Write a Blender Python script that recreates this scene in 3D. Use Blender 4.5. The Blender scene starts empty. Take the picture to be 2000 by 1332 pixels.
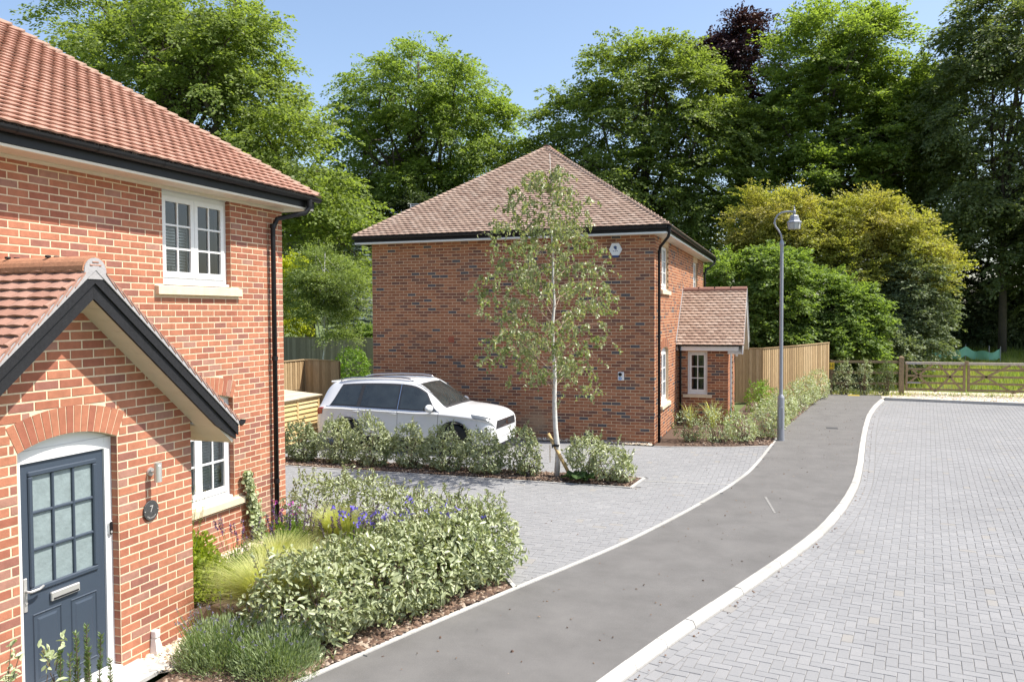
import bpy, math, random
import numpy as np
from mathutils import Vector, Matrix

random.seed(7)
RNG = np.random.default_rng(7)
sc = bpy.context.scene
COL = sc.collection
R = math.radians

# ------------------------------------------------------------------ camera
CAM_H = 3.05
PITCH, ROLL, YAW = R(1.912), R(-0.31), R(18.979)
fw = Vector((-math.sin(YAW) * math.cos(PITCH), math.cos(YAW) * math.cos(PITCH), -math.sin(PITCH)))
rt = Vector((math.cos(YAW), math.sin(YAW), 0))
up = rt.cross(fw)
r2 = rt * math.cos(ROLL) + up * math.sin(ROLL)
u2 = -rt * math.sin(ROLL) + up * math.cos(ROLL)
cam = bpy.data.cameras.new("camera")
cam.sensor_width = 36
cam.lens = 1593.3 / 2000 * 36
cam.clip_end = 2000
camo = bpy.data.objects.new("camera", cam)
m = Matrix((r2, u2, -fw)).transposed().to_4x4()
m.translation = (0, 0, CAM_H)
camo.matrix_world = m
COL.objects.link(camo)
sc.camera = camo

# ------------------------------------------------------------------ sky, sun, exposure
SUN = Vector((0.62, 0.15, 1.0)).normalized()
elev = math.asin(SUN.z)
azim = math.atan2(SUN.x, SUN.y)
w = bpy.data.worlds.new("World")
sc.world = w
w.use_nodes = True
nt = w.node_tree
sky = nt.nodes.new("ShaderNodeTexSky")
sky.sky_type = 'NISHITA'
sky.sun_disc = False
sky.sun_elevation = elev
sky.sun_rotation = azim
sky.altitude = 100
sky.air_density = 1.0
sky.dust_density = 2.2
sky.ozone_density = 1.2
bg = nt.nodes["Background"]
bg.inputs[1].default_value = 0.145
nt.links.new(sky.outputs[0], bg.inputs[0])
sl = bpy.data.lights.new("sun", 'SUN')
sl.energy = 5.0
sl.angle = R(0.53)
sl.color = (1.0, 0.95, 0.87)
so = bpy.data.objects.new("sun", sl)
so.rotation_euler = SUN.to_track_quat('Z', 'Y').to_euler()
so.location = (20, 5, 40)
COL.objects.link(so)
sc.view_settings.view_transform = 'Standard'
sc.view_settings.look = 'None'
sc.view_settings.exposure = 0.72
sc.view_settings.gamma = 1.0
sc.view_settings.use_curve_mapping = False
sc.cycles.max_bounces = 6
sc.cycles.transparent_max_bounces = 8

# ------------------------------------------------------------------ object helpers
def tag(o, label=None, cat=None, group=None, kind=None):
    if label: o["label"] = label
    if cat: o["category"] = cat
    if group: o["group"] = group
    if kind: o["kind"] = kind
    return o

def link(o, parent=None):
    COL.objects.link(o)
    if parent is not None:
        o.parent = parent
    return o

def empty(name, loc=(0, 0, 0), label=None, cat=None, group=None, rz=0):
    o = bpy.data.objects.new(name, None)
    o.location = loc
    o.rotation_euler = (0, 0, rz)
    o.empty_display_size = 0.2
    link(o)
    return tag(o, label, cat, group)

def inst(name, mesh, parent=None, loc=(0, 0, 0), rot=(0, 0, 0), scale=None):
    o = bpy.data.objects.new(name, mesh)
    o.location = loc
    o.rotation_euler = rot
    if scale: o.scale = scale
    return link(o, parent)

class MB:
    def __init__(s):
        s.v = []; s.f = []; s.m = []; s.mi = 0
    def add(s, vs, fs):
        n = len(s.v)
        s.v.extend([tuple(q) for q in vs])
        s.f.extend([tuple(i + n for i in f) for f in fs])
        s.m.extend([s.mi] * len(fs))
        return s
    def box(s, a, b):
        x0, x1 = sorted((a[0], b[0])); y0, y1 = sorted((a[1], b[1])); z0, z1 = sorted((a[2], b[2]))
        return s.add([(x0,y0,z0),(x1,y0,z0),(x1,y1,z0),(x0,y1,z0),(x0,y0,z1),(x1,y0,z1),(x1,y1,z1),(x0,y1,z1)],
              [(3,2,1,0),(4,5,6,7),(0,1,5,4),(1,2,6,5),(2,3,7,6),(3,0,4,7)])
    def bbox(s, a, b, c=0.006):
        # box with chamfered edges
        x0, x1 = sorted((a[0], b[0])); y0, y1 = sorted((a[1], b[1])); z0, z1 = sorted((a[2], b[2]))
        c = min(c, (x1-x0)*.45, (y1-y0)*.45, (z1-z0)*.45)
        vs = []; idx = {}
        for i, x in enumerate((x0, x1)):
            for j, y in enumerate((y0, y1)):
                for k, z in enumerate((z0, z1)):
                    sx = c if i == 0 else -c; sy = c if j == 0 else -c; sz = c if k == 0 else -c
                    idx[i,j,k,0] = len(vs); vs.append((x, y+sy, z+sz))
                    idx[i,j,k,1] = len(vs); vs.append((x+sx, y, z+sz))
                    idx[i,j,k,2] = len(vs); vs.append((x+sx, y+sy, z))
        fs = []
        I = lambda i,j,k,a: idx[i,j,k,a]
        for i in (0,1):
            q = [I(i,0,0,0),I(i,1,0,0),I(i,1,1,0),I(i,0,1,0)]; fs.append(q if i else q[::-1])
            q = [I(0,i,0,1),I(0,i,1,1),I(1,i,1,1),I(1,i,0,1)]; fs.append(q if i else q[::-1])
            q = [I(0,0,i,2),I(1,0,i,2),I(1,1,i,2),I(0,1,i,2)]; fs.append(q if i else q[::-1])
        for i in (0,1):
            for j in (0,1):
                fs.append([I(i,j,0,0),I(i,j,1,0),I(i,j,1,1),I(i,j,0,1)])
                fs.append([I(i,0,j,0),I(i,1,j,0),I(i,1,j,2),I(i,0,j,2)])
                fs.append([I(0,i,j,1),I(1,i,j,1),I(1,i,j,2),I(0,i,j,2)])
                for k in (0,1):
                    fs.append([I(i,j,k,0),I(i,j,k,1),I(i,j,k,2)])
        return s.add(vs, fs)
    def prism(s, poly, z0, z1, axis='z', ch=0.0):
        # polygon list of (a,b) extruded along axis
        n = len(poly)
        def P(a, b, c):
            return (a, b, c) if axis == 'z' else ((c, a, b) if axis == 'x' else (a, c, b))
        if ch:
            cx = sum(p[0] for p in poly)/n; cy = sum(p[1] for p in poly)/n
            ins = []
            for a, b in poly:
                d = math.hypot(a-cx, b-cy) or 1
                k = max(0, 1 - 1.35*ch/d)
                ins.append((cx+(a-cx)*k, cy+(b-cy)*k))
            vs = [P(a,b,z0) for a,b in poly] + [P(a,b,z1-ch) for a,b in poly] + [P(a,b,z1) for a,b in ins]
            fs = [tuple(range(2*n, 3*n))]
            for L in (0, 1):
                for i in range(n):
                    j = (i+1) % n
                    fs.append((L*n+i, L*n+j, (L+1)*n+j, (L+1)*n+i))
            return s.add(vs, fs)
        vs = [P(a,b,z0) for a,b in poly] + [P(a,b,z1) for a,b in poly]
        fs = [tuple(range(n))[::-1], tuple(range(n, 2*n))]
        for i in range(n):
            j = (i+1) % n
            fs.append((i, j, n+j, n+i))
        return s.add(vs, fs)
    def tube(s, pts, rad, n=8, cap=True):
        pts = [Vector(p) for p in pts]
        if not hasattr(rad, '__len__'): rad = [rad]*len(pts)
        rings = []
        prev = None
        for i, p in enumerate(pts):
            if i == 0: t = pts[1]-pts[0]
            elif i == len(pts)-1: t = pts[-1]-pts[-2]
            else: t = (pts[i+1]-p).normalized() + (p-pts[i-1]).normalized()
            if t.length < 1e-9: t = Vector((0,0,1))
            t.normalize()
            if prev is None:
                a = t.orthogonal().normalized()
            else:
                a = prev - t*prev.dot(t)
                a = a.normalized() if a.length > 1e-6 else t.orthogonal().normalized()
            prev = a
            b = t.cross(a)
            rings.append([p + (a*math.cos(2*math.pi*k/n) + b*math.sin(2*math.pi*k/n))*rad[i] for k in range(n)])
        vs = [q for r in rings for q in r]
        fs = []
        for i in range(len(rings)-1):
            for k in range(n):
                fs.append((i*n+k, i*n+(k+1)%n, (i+1)*n+(k+1)%n, (i+1)*n+k))
        if cap:
            fs.append(tuple(range(n))[::-1]); fs.append(tuple((len(rings)-1)*n+k for k in range(n)))
        return s.add(vs, fs)
    def lathe(s, prof, n=16, c=(0,0,0), axis='z'):
        vs = []
        for r_, h in prof:
            for k in range(n):
                a = 2*math.pi*k/n
                if axis == 'z': vs.append((c[0]+r_*math.cos(a), c[1]+r_*math.sin(a), c[2]+h))
                elif axis == 'x': vs.append((c[0]+h, c[1]+r_*math.cos(a), c[2]+r_*math.sin(a)))
                else: vs.append((c[0]+r_*math.cos(a), c[1]+h, c[2]+r_*math.sin(a)))
        fs = []
        for i in range(len(prof)-1):
            for k in range(n):
                fs.append((i*n+k, i*n+(k+1)%n, (i+1)*n+(k+1)%n, (i+1)*n+k))
        fs.append(tuple(range(n))[::-1]); fs.append(tuple((len(prof)-1)*n+k for k in range(n)))
        return s.add(vs, fs)
    def beam(s, a, b, wd, ht, upv=(0,0,1)):
        # rectangular bar from a to b
        a = Vector(a); b = Vector(b); t = (b-a).normalized(); u = Vector(upv)
        sd = t.cross(u).normalized()*wd/2; u = sd.cross(t).normalized()*ht/2
        vs = [a-sd-u, a+sd-u, a+sd+u, a-sd+u, b-sd-u, b+sd-u, b+sd+u, b-sd+u]
        return s.add(vs, [(0,1,2,3),(7,6,5,4),(0,4,5,1),(1,5,6,2),(2,6,7,3),(3,7,4,0)])
    def mesh(s, name, mats, smooth=False):
        me = bpy.data.meshes.new(name)
        me.from_pydata(s.v, [], s.f)
        for mt in (mats if isinstance(mats, (list, tuple)) else [mats]):
            me.materials.append(mt)
        if any(s.m): me.polygons.foreach_set("material_index", s.m)
        if smooth: me.polygons.foreach_set("use_smooth", [True]*len(me.polygons))
        me.update()
        return me
    def build(s, name, mats, parent=None, smooth=False, label=None, cat=None, group=None, kind=None):
        o = bpy.data.objects.new(name, s.mesh(name, mats, smooth))
        link(o, parent)
        return tag(o, label, cat, group, kind)

def np_mesh(name, V, F, mat):
    # V (n,3), F (m,k) constant k
    me = bpy.data.meshes.new(name)
    k = F.shape[1]
    me.vertices.add(len(V)); me.vertices.foreach_set("co", V.astype(np.float32).ravel())
    me.loops.add(F.size); me.loops.foreach_set("vertex_index", F.astype(np.int32).ravel())
    me.polygons.add(len(F)); me.polygons.foreach_set("loop_start", np.arange(0, F.size, k, dtype=np.int32))
    me.update(calc_edges=True)
    me.materials.append(mat)
    return me

# ------------------------------------------------------------------ materials
def srgb(h):
    c = [int(h[i:i+2], 16)/255 for i in (0, 2, 4)]
    return tuple(((x+.055)/1.055)**2.4 if x > .04045 else x/12.92 for x in c)

def mat(name, col, rough=.6, var=0., vscale=4., bump=0., bscale=60., metal=0., spec=.5, pal=None,
        detail=4., var2=0., v2scale=.6, stretch=None, coat=0., emit=None):
    """Principled material on real-world position: pal = palette picked at random per piece."""
    mt = bpy.data.materials.new(name); mt.use_nodes = True
    n = mt.node_tree; N = n.nodes; L = n.links
    p = N["Principled BSDF"]
    p.inputs["Roughness"].default_value = rough
    p.inputs["Metallic"].default_value = metal
    p.inputs["Specular IOR Level"].default_value = spec
    if coat: p.inputs["Coat Weight"].default_value = coat; p.inputs["Coat Roughness"].default_value = .05
    out = None
    if pal:
        oi = N.new("ShaderNodeObjectInfo"); ge = N.new("ShaderNodeNewGeometry")
        a = N.new("ShaderNodeMath"); a.operation = 'ADD'
        L.new(oi.outputs["Random"], a.inputs[0]); L.new(ge.outputs["Random Per Island"], a.inputs[1])
        fr = N.new("ShaderNodeMath"); fr.operation = 'FRACT'; L.new(a.outputs[0], fr.inputs[0])
        cr = N.new("ShaderNodeValToRGB"); cr.color_ramp.interpolation = 'CONSTANT'
        el = cr.color_ramp.elements
        while len(el) < len(pal): el.new(1.0)
        for e, (pos, c) in zip(el, pal):
            e.position = pos; e.color = (*c, 1)
        L.new(fr.outputs[0], cr.inputs[0]); out = cr.outputs[0]
    else:
        rg = N.new("ShaderNodeRGB"); rg.outputs[0].default_value = (*col, 1); out = rg.outputs[0]
    geo = N.new("ShaderNodeNewGeometry"); vec = geo.outputs["Position"]
    if stretch:
        mp = N.new("ShaderNodeMapping"); mp.inputs["Scale"].default_value = stretch
        L.new(vec, mp.inputs[0]); vec = mp.outputs[0]
    for vv, ss in ((var, vscale), (var2, v2scale)):
        if not vv: continue
        t = N.new("ShaderNodeTexNoise"); t.inputs["Scale"].default_value = ss; t.inputs["Detail"].default_value = detail
        t.inputs["Roughness"].default_value = .65
        L.new(vec, t.inputs["Vector"])
        mr = N.new("ShaderNodeMapRange"); mr.inputs[1].default_value = .25; mr.inputs[2].default_value = .75
        mr.inputs[3].default_value = 1-vv; mr.inputs[4].default_value = 1+vv
        L.new(t.outputs[0], mr.inputs[0])
        mx = N.new("ShaderNodeMix"); mx.data_type = 'RGBA'; mx.blend_type = 'MULTIPLY'; mx.inputs[0].default_value = 1
        L.new(out, mx.inputs[6]); L.new(mr.outputs[0], mx.inputs[7]); out = mx.outputs[2]
    L.new(out, p.inputs["Base Color"])
    if bump:
        t = N.new("ShaderNodeTexNoise"); t.inputs["Scale"].default_value = bscale; t.inputs["Detail"].default_value = 4
        L.new(vec, t.inputs["Vector"])
        b = N.new("ShaderNodeBump"); b.inputs["Strength"].default_value = bump; b.inputs["Distance"].default_value = .01
        L.new(t.outputs[0], b.inputs["Height"]); L.new(b.outputs[0], p.inputs["Normal"])
    return mt

def leaf_mat(name, c1, c2, c3=None, trans=.35, rough=.5, nscale=.35, spec=.35):
    """foliage: per-leaf random between c1 and c2, slow patches towards c3, translucent"""
    mt = bpy.data.materials.new(name); mt.use_nodes = True
    n = mt.node_tree; N = n.nodes; L = n.links
    p = N["Principled BSDF"]; p.inputs["Roughness"].default_value = rough; p.inputs["Specular IOR Level"].default_value = spec
    ge = N.new("ShaderNodeNewGeometry")
    m1 = N.new("ShaderNodeMix"); m1.data_type = 'RGBA'
    m1.inputs[6].default_value = (*c1, 1); m1.inputs[7].default_value = (*c2, 1)
    L.new(ge.outputs["Random Per Island"], m1.inputs[0])
    out = m1.outputs[2]
    if c3:
        t = N.new("ShaderNodeTexNoise"); t.inputs["Scale"].default_value = nscale; t.inputs["Detail"].default_value = 3
        L.new(ge.outputs["Position"], t.inputs["Vector"])
        mr = N.new("ShaderNodeMapRange"); mr.inputs[1].default_value = .4; mr.inputs[2].default_value = .65
        L.new(t.outputs[0], mr.inputs[0])
        m2 = N.new("ShaderNodeMix"); m2.data_type = 'RGBA'; m2.inputs[7].default_value = (*c3, 1)
        L.new(mr.outputs[0], m2.inputs[0]); L.new(out, m2.inputs[6]); out = m2.outputs[2]
    L.new(out, p.inputs["Base Color"])
    tr = N.new("ShaderNodeBsdfTranslucent")
    hs = N.new("ShaderNodeMix"); hs.data_type = 'RGBA'; hs.blend_type = 'MULTIPLY'; hs.inputs[0].default_value = 1
    hs.inputs[7].default_value = (1.35, 1.4, .60, 1)
    L.new(out, hs.inputs[6]); L.new(hs.outputs[2], tr.inputs[0])
    ms = N.new("ShaderNodeMixShader"); ms.inputs[0].default_value = trans
    L.new(p.outputs[0], ms.inputs[1]); L.new(tr.outputs[0], ms.inputs[2])
    L.new(ms.outputs[0], N["Material Output"].inputs[0])
    return mt

def glass_mat(name, tint=(.8, .85, .85), rough=.02, refl=.04):
    mt = bpy.data.materials.new(name); mt.use_nodes = True
    n = mt.node_tree; N = n.nodes; L = n.links
    N.remove(N["Principled BSDF"])
    tb = N.new("ShaderNodeBsdfTransparent"); tb.inputs[0].default_value = (*tint, 1)
    gb = N.new("ShaderNodeBsdfGlossy"); gb.inputs["Roughness"].default_value = rough
    fr = N.new("ShaderNodeFresnel"); fr.inputs[0].default_value = 1.6
    ad = N.new("ShaderNodeMath"); ad.operation = 'ADD'; ad.inputs[1].default_value = refl
    L.new(fr.outputs[0], ad.inputs[0])
    ms = N.new("ShaderNodeMixShader")
    L.new(ad.outputs[0], ms.inputs[0]); L.new(tb.outputs[0], ms.inputs[1]); L.new(gb.outputs[0], ms.inputs[2])
    L.new(ms.outputs[0], N["Material Output"].inputs[0])
    return mt

red1, red2, red3, red4, red5 = (.40,.165,.098), (.36,.14,.084), (.315,.118,.075), (.335,.175,.13), (.275,.12,.09)
K = {}
K['brick1'] = mat('red_brick', red1, .85, var=.16, vscale=14, bump=.25, bscale=90, spec=.2,
                  pal=[(0, red1), (.3, red2), (.55, red3), (.72, red4), (.82, red1), (.9, red5)], var2=.15, v2scale=.9)
K['mortar1'] = mat('cream_mortar', (.66,.54,.38), .95, var=.12, vscale=20, bump=.3, bscale=150, spec=.1)
K['brick2'] = mat('brown_brick', (.25,.09,.05), .85, var=.15, vscale=14, bump=.25, bscale=90, spec=.2,
                  pal=[(0, (.35,.15,.08)), (.32, (.29,.118,.065)), (.54, (.205,.088,.058)), (.74, (.33,.135,.07)), (.88, (.165,.085,.065)), (.94, (.10,.09,.095))],
                  var2=.12, v2scale=1.0)
K['mortar2'] = mat('tan_mortar', (.56,.41,.27), .95, var=.12, vscale=20, spec=.1)
K['tile1'] = mat('red_clay_tile', (.42,.15,.09), .8, var=.07, vscale=18, bump=.2, bscale=120, spec=.2,
                 pal=[(0, (.37,.205,.152)), (.3, (.345,.188,.138)), (.6, (.365,.21,.158)), (.85, (.32,.172,.126))], var2=.08, v2scale=1.5)
K['tile2'] = mat('brown_clay_tile', (.38,.22,.16), .85, var=.07, vscale=18, bump=.2, bscale=120, spec=.2,
                 pal=[(0, (.345,.25,.195)), (.3, (.31,.22,.17)), (.6, (.365,.275,.22)), (.85, (.275,.19,.148))], var2=.08, v2scale=1.5)
K['ridge1'] = mat('ridge_clay', (.40,.19,.11), .8, var=.25, vscale=30, bump=.3, bscale=120, spec=.2)
K['hip1'] = mat('hip_clay', (.31,.205,.155), .85, var=.15, vscale=20, spec=.2)
K['ridge2'] = mat('ridge_clay_brown', (.25,.13,.10), .8, var=.2, vscale=20, spec=.2)
K['under'] = mat('roof_underlay', (.10,.06,.05), .9)
K['verge'] = mat('verge_mortar', (.36,.345,.345), .95, var=.12, vscale=25, bump=.3, bscale=80, spec=.1)
K['black'] = mat('black_plastic', (.012,.012,.014), .42, var=.25, vscale=12, spec=.3)
K['barge'] = mat('black_painted_timber', (.016,.016,.018), .55, var=.35, vscale=45, bump=.3, bscale=200, spec=.3)
K['white'] = mat('white_upvc', (.74,.74,.73), .35, var=.03, vscale=6)
K['cream'] = mat('cream_upvc', (.66,.60,.50), .45, var=.05, vscale=8)
K['stone'] = mat('cast_stone', (.66,.56,.40), .85, var=.10, vscale=12, bump=.15, bscale=150, spec=.2)
K['glass'] = glass_mat('window_glass')
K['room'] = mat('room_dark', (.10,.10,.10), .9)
K['room_pale'] = mat('room_pale', (.75,.75,.73), .9)
K['blind'] = mat('blind_slats', (.72,.72,.70), .7)
K['steel'] = mat('brushed_steel', (.62,.61,.59), .38, metal=.6, var=.08, vscale=40, stretch=(1,1,12))
K['door'] = mat('slate_blue_door', (.046,.062,.086), .42, var=.06, vscale=60, bump=.08, bscale=250, spec=.4)
K['frost'] = mat('frosted_glass', (.22,.27,.275), .25, var=.16, vscale=9, bump=.5, bscale=22, spec=.5)
K['slate'] = mat('slate_plaque', (.05,.05,.05), .6, var=.4, vscale=60, bump=.3, bscale=120)
K['asphalt'] = mat('asphalt', (.142,.137,.131), .92, var=.20, vscale=95, bump=.6, bscale=220, spec=.25, var2=.17, v2scale=1.7, detail=8)
K['paver'] = mat('grey_block_paver', (.3,.3,.3), .88, var=.08, vscale=70, bump=.25, bscale=180, spec=.2,
                 pal=[(0, (.235,.235,.237)), (.25, (.226,.226,.228)), (.5, (.244,.243,.244)), (.75, (.230,.230,.232)), (.975, (.25,.24,.225))], var2=.09, v2scale=.45)
K['sand'] = mat('jointing_sand', (.19,.183,.175), .95, var=.35, vscale=60)
K['kerb'] = mat('concrete_kerb', (.41,.40,.375), .85, var=.12, vscale=14, bump=.2, bscale=140, spec=.2, pal=[(0, (.40,.388,.362)), (.4, (.36,.35,.325)), (.7, (.43,.418,.392))], var2=.10, v2scale=3.)
K['mulch'] = mat('bark_soil', (.085,.052,.034), .95, var=.4, vscale=30, bump=.6, bscale=60)
K['chip'] = mat('bark_chip', (.2,.12,.08), .9, pal=[(0, (.15,.092,.06)), (.25, (.095,.055,.037)), (.5, (.21,.145,.10)), (.68, (.065,.04,.028)), (.9, (.33,.26,.20))])
K['pebble'] = mat('pale_pebble', (.6,.55,.45), .8, pal=[(0, (.62,.55,.44)), (.3, (.5,.40,.28)), (.55, (.70,.66,.58)), (.8, (.42,.33,.24))])
K['gravelbed'] = mat('gravel_sheet', (.55,.48,.38), .95, var=.3, vscale=45, bump=.6, bscale=60)
K['grassland'] = mat('meadow_ground', (.10,.135,.035), .95, var=.35, vscale=6, var2=.3, v2scale=.4)
K['fence'] = mat('fence_board', (.30,.21,.11), .85, var=.22, vscale=9, bump=.2, bscale=80, spec=.2, stretch=(5,5,.6),
                 pal=[(0, (.42,.29,.155)), (.3, (.36,.25,.13)), (.6, (.46,.33,.185)), (.85, (.31,.21,.11))])
K['fence_old'] = mat('weathered_board', (.19,.165,.11), .9, var=.22, vscale=9, stretch=(5,5,.6), spec=.2,
                     pal=[(0, (.27,.235,.155)), (.4, (.23,.20,.13)), (.7, (.32,.28,.19))])
K['pine'] = mat('fresh_pine', (.55,.40,.19), .75, var=.15, vscale=8, stretch=(.8,5,5), spec=.25,
                pal=[(0, (.55,.40,.19)), (.4, (.50,.36,.17)), (.7, (.60,.45,.24))])
K['pine_grey'] = mat('grey_lid_board', (.50,.42,.30), .85, var=.15, vscale=9, pal=[(0, (.52,.43,.30)), (.5, (.46,.39,.28)), (.8,(.56,.48,.36))])
K['oak'] = mat('gate_timber', (.25,.185,.11), .85, var=.25, vscale=12, bump=.3, bscale=70, spec=.2)
K['lamp_grey'] = mat('galvanised_grey', (.30,.31,.34), .45, metal=.35, var=.08, vscale=14)
K['bark'] = mat('tree_bark', (.085,.07,.055), .95, var=.3, vscale=6, bump=.5, bscale=14)
K['twig'] = mat('twig', (.13,.09,.06), .9)
K['birchbark'] = mat('birch_bark', (.60,.58,.54), .8, var=.25, vscale=9, stretch=(1,1,3), bump=.2, bscale=40)

def stain(mt, centre, radius, col, amount=.75):
    """a pale efflorescence patch with its own outline at one place on the wall"""
    n = mt.node_tree; N = n.nodes; L = n.links; p = N["Principled BSDF"]
    src = p.inputs["Base Color"].links[0].from_socket
    g = N.new("ShaderNodeNewGeometry"); ds = N.new("ShaderNodeVectorMath"); ds.operation = 'DISTANCE'
    nz = N.new("ShaderNodeTexNoise"); nz.inputs["Scale"].default_value = 3.5; nz.inputs["Detail"].default_value = 5
    L.new(g.outputs["Position"], nz.inputs["Vector"])
    L.new(g.outputs["Position"], ds.inputs[0]); ds.inputs[1].default_value = centre
    ad = N.new("ShaderNodeMath"); ad.operation = 'MULTIPLY_ADD'; ad.inputs[1].default_value = radius*1.6; 
    L.new(nz.outputs[0], ad.inputs[0]); L.new(ds.outputs["Value"], ad.inputs[2])
    mr = N.new("ShaderNodeMapRange"); mr.inputs[1].default_value = radius*.75; mr.inputs[2].default_value = radius*1.7
    mr.inputs[3].default_value = amount; mr.inputs[4].default_value = 0
    L.new(ad.outputs[0], mr.inputs[0])
    mx = N.new("ShaderNodeMix"); mx.data_type = 'RGBA'; mx.inputs[7].default_value = (*col, 1)
    L.new(mr.outputs[0], mx.inputs[0]); L.new(src, mx.inputs[6]); L.new(mx.outputs[2], p.inputs["Base Color"])
for k_ in ('brick2', 'mortar2'):
    stain(K[k_], (-5.83, 18.89, .42), .62, (.42,.29,.185))
# ------------------------------------------------------------------ ground, road, path, paving
def smooth_curve(pts, step=.1, passes=30):
    a = np.array(pts, float)
    ys = np.arange(a[0, 1], a[-1, 1], step)
    xs = np.interp(ys, a[:, 1], a[:, 0])
    for _ in range(passes):
        xs[1:-1] = .25*xs[:-2] + .5*xs[1:-1] + .25*xs[2:]
    return xs, ys

EDGE = [(-5.0,2.6),(-3.83,5.75),(-3.54,6.64),(-2.89,8.44),(-2.56,9.28),(-2.09,10.55),(-1.55,12.42),(-1.06,14.42),(-.75,16.04),(-.57,17.76),(-.35,20.35),(-.16,23.41),(.25,26.72),(1.21,32.77),(1.35,33.5)]
KERB = [(-2.75,2.6),(-1.52,6.51),(-1.21,7.53),(-.77,8.79),(-.5,9.56),(-.01,11.0),(.37,12.26),(.78,14.15),(1.06,15.95),(1.25,17.77),(1.50,20.5),(1.76,23.17),(2.1,26.22),(2.5,28.86),(3.02,31.54),(3.05,31.7)]
ex, ey = smooth_curve(EDGE); kx, ky = smooth_curve(KERB)
XE = lambda y: np.interp(y, ey, ex)
XK = lambda y: np.interp(y, ky, kx)

def terrain(x, y):
    z = np.where(y < 34.2, -.115, -.115 + (np.clip(y, 34.2, 35.2)-34.2)*.16)
    z = z + np.clip(y-35, 0, 30)*.078 + np.clip(y-65, 0, 500)*.01
    return z

gx = np.concatenate([np.linspace(-300, -40, 10), np.linspace(-36, 36, 49), np.linspace(40, 300, 10)])
gy = np.concatenate([np.linspace(-60, 28, 12), np.linspace(30, 70, 61), np.linspace(75, 500, 12)])
GX, GY = np.meshgrid(gx, gy)
GZ = terrain(GX, GY) + np.where(GY > 34, .05*np.sin(GX*1.3+GY*.7)+.04*np.sin(GX*.6-GY*1.1), 0)
V = np.stack([GX.ravel(), GY.ravel(), GZ.ravel()], 1)
nx, ny = len(gx), len(gy)
I = np.arange(nx*ny).reshape(ny, nx)
F = np.stack([I[:-1,:-1].ravel(), I[:-1,1:].ravel(), I[1:,1:].ravel(), I[1:,:-1].ravel()], 1)
g = link(bpy.data.objects.new("ground", np_mesh("ground", V, F, K['grassland'])))
tag(g, kind="structure")

def strip(name, xa, xb, ys, z, matl, thick=None, kind="structure"):
    b = MB()
    n = len(ys)
    vs = [(float(xa(y)), float(y), z) for y in ys] + [(float(xb(y)), float(y), z) for y in ys]
    b.add(vs, [(i, n+i, n+i+1, i+1) for i in range(n-1)])
    return b.build(name, matl, kind=kind)

PY_ = np.arange(2.8, 32.45, .15)
path = strip("footpath", lambda y: XE(y)-.01, lambda y: XK(y)+.01, PY_, 0.0, K['asphalt'])
bpy.data.objects["footpath"].data.polygons.foreach_set("use_smooth", [True]*len(path.data.polygons))

def seg_stone(b, A, B, C, D, z0, z1, ch=.008):
    # one kerb / edging stone with quad plan A,B,C,D
    b.prism([A, B, C, D], z0, z1, ch=ch)

def along(xf, y0, y1, length):
    """points at equal arc length on curve x=xf(y)"""
    ys = np.arange(y0, y1+.01, .02); xs = np.array([float(xf(y)) for y in ys])
    d = np.concatenate([[0], np.cumsum(np.hypot(np.diff(xs), np.diff(ys)))])
    q = np.arange(0, d[-1], length)
    return np.stack([np.interp(q, d, xs), np.interp(q, d, ys)], 1)

def normals2(P):
    t = np.gradient(P, axis=0); t /= np.linalg.norm(t, axis=1)[:, None]
    return np.stack([t[:, 1], -t[:, 0]], 1)       # to the right of travel

# kerb between path and road: separate kerb stones, half-battered face
rr0 = random.Random(8)
kerb = empty("kerb", (0, 0, 0)); tag(kerb, kind="structure")
P = along(XK, 3.0, 31.45, .60); Nn = normals2(P)
for i in range(len(P)-1):
    a, b_ = P[i], P[i+1]; na, nb = Nn[i], Nn[i+1]
    t = (b_-a)*.006
    a = a+t; b2 = b_-t
    q = MB()
    prof = [(0, -.12), (0, .004), (.004, .008), (.080, .006), (.088, .001), (.112, -.045), (.114, -.12)]
    vs = [(a[0]+na[0]*o, a[1]+na[1]*o, h) for o, h in prof] + [(b2[0]+nb[0]*o, b2[1]+nb[1]*o, h) for o, h in prof]
    n = len(prof)
    q.add(vs, [(j, j+1, n+j+1, n+j) for j in range(n-1)] + [tuple(range(n))[::-1], tuple(range(n, 2*n))])
    o_ = q.build("kerb_stone", K['kerb'], kerb); o_.location = (rr0.uniform(-.002,.002), 0, rr0.uniform(-.0025,.0025))
# kerb along the far end of the road, in front of the gate
P2 = [(3.1+.6*i*.986, 31.50-.6*i*.165) for i in range(0, 14)]
for i in range(len(P2)-1):
    a, b_ = P2[i], P2[i+1]
    q = MB(); dx, dy = (b_[0]-a[0]), (b_[1]-a[1]); L_ = math.hypot(dx, dy); nx_, ny_ = dy/L_, -dx/L_
    q.prism([(a[0]+dx*.004, a[1]+dy*.004), (b_[0]-dx*.004, b_[1]-dy*.004), (b_[0]+nx_*.13-dx*.004, b_[1]+ny_*.13-dy*.004), (a[0]+nx_*.13+dx*.004, a[1]+ny_*.13+dy*.004)], -.12, .03, ch=.012)
    q.build("kerb_stone", K['kerb'], kerb)

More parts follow.
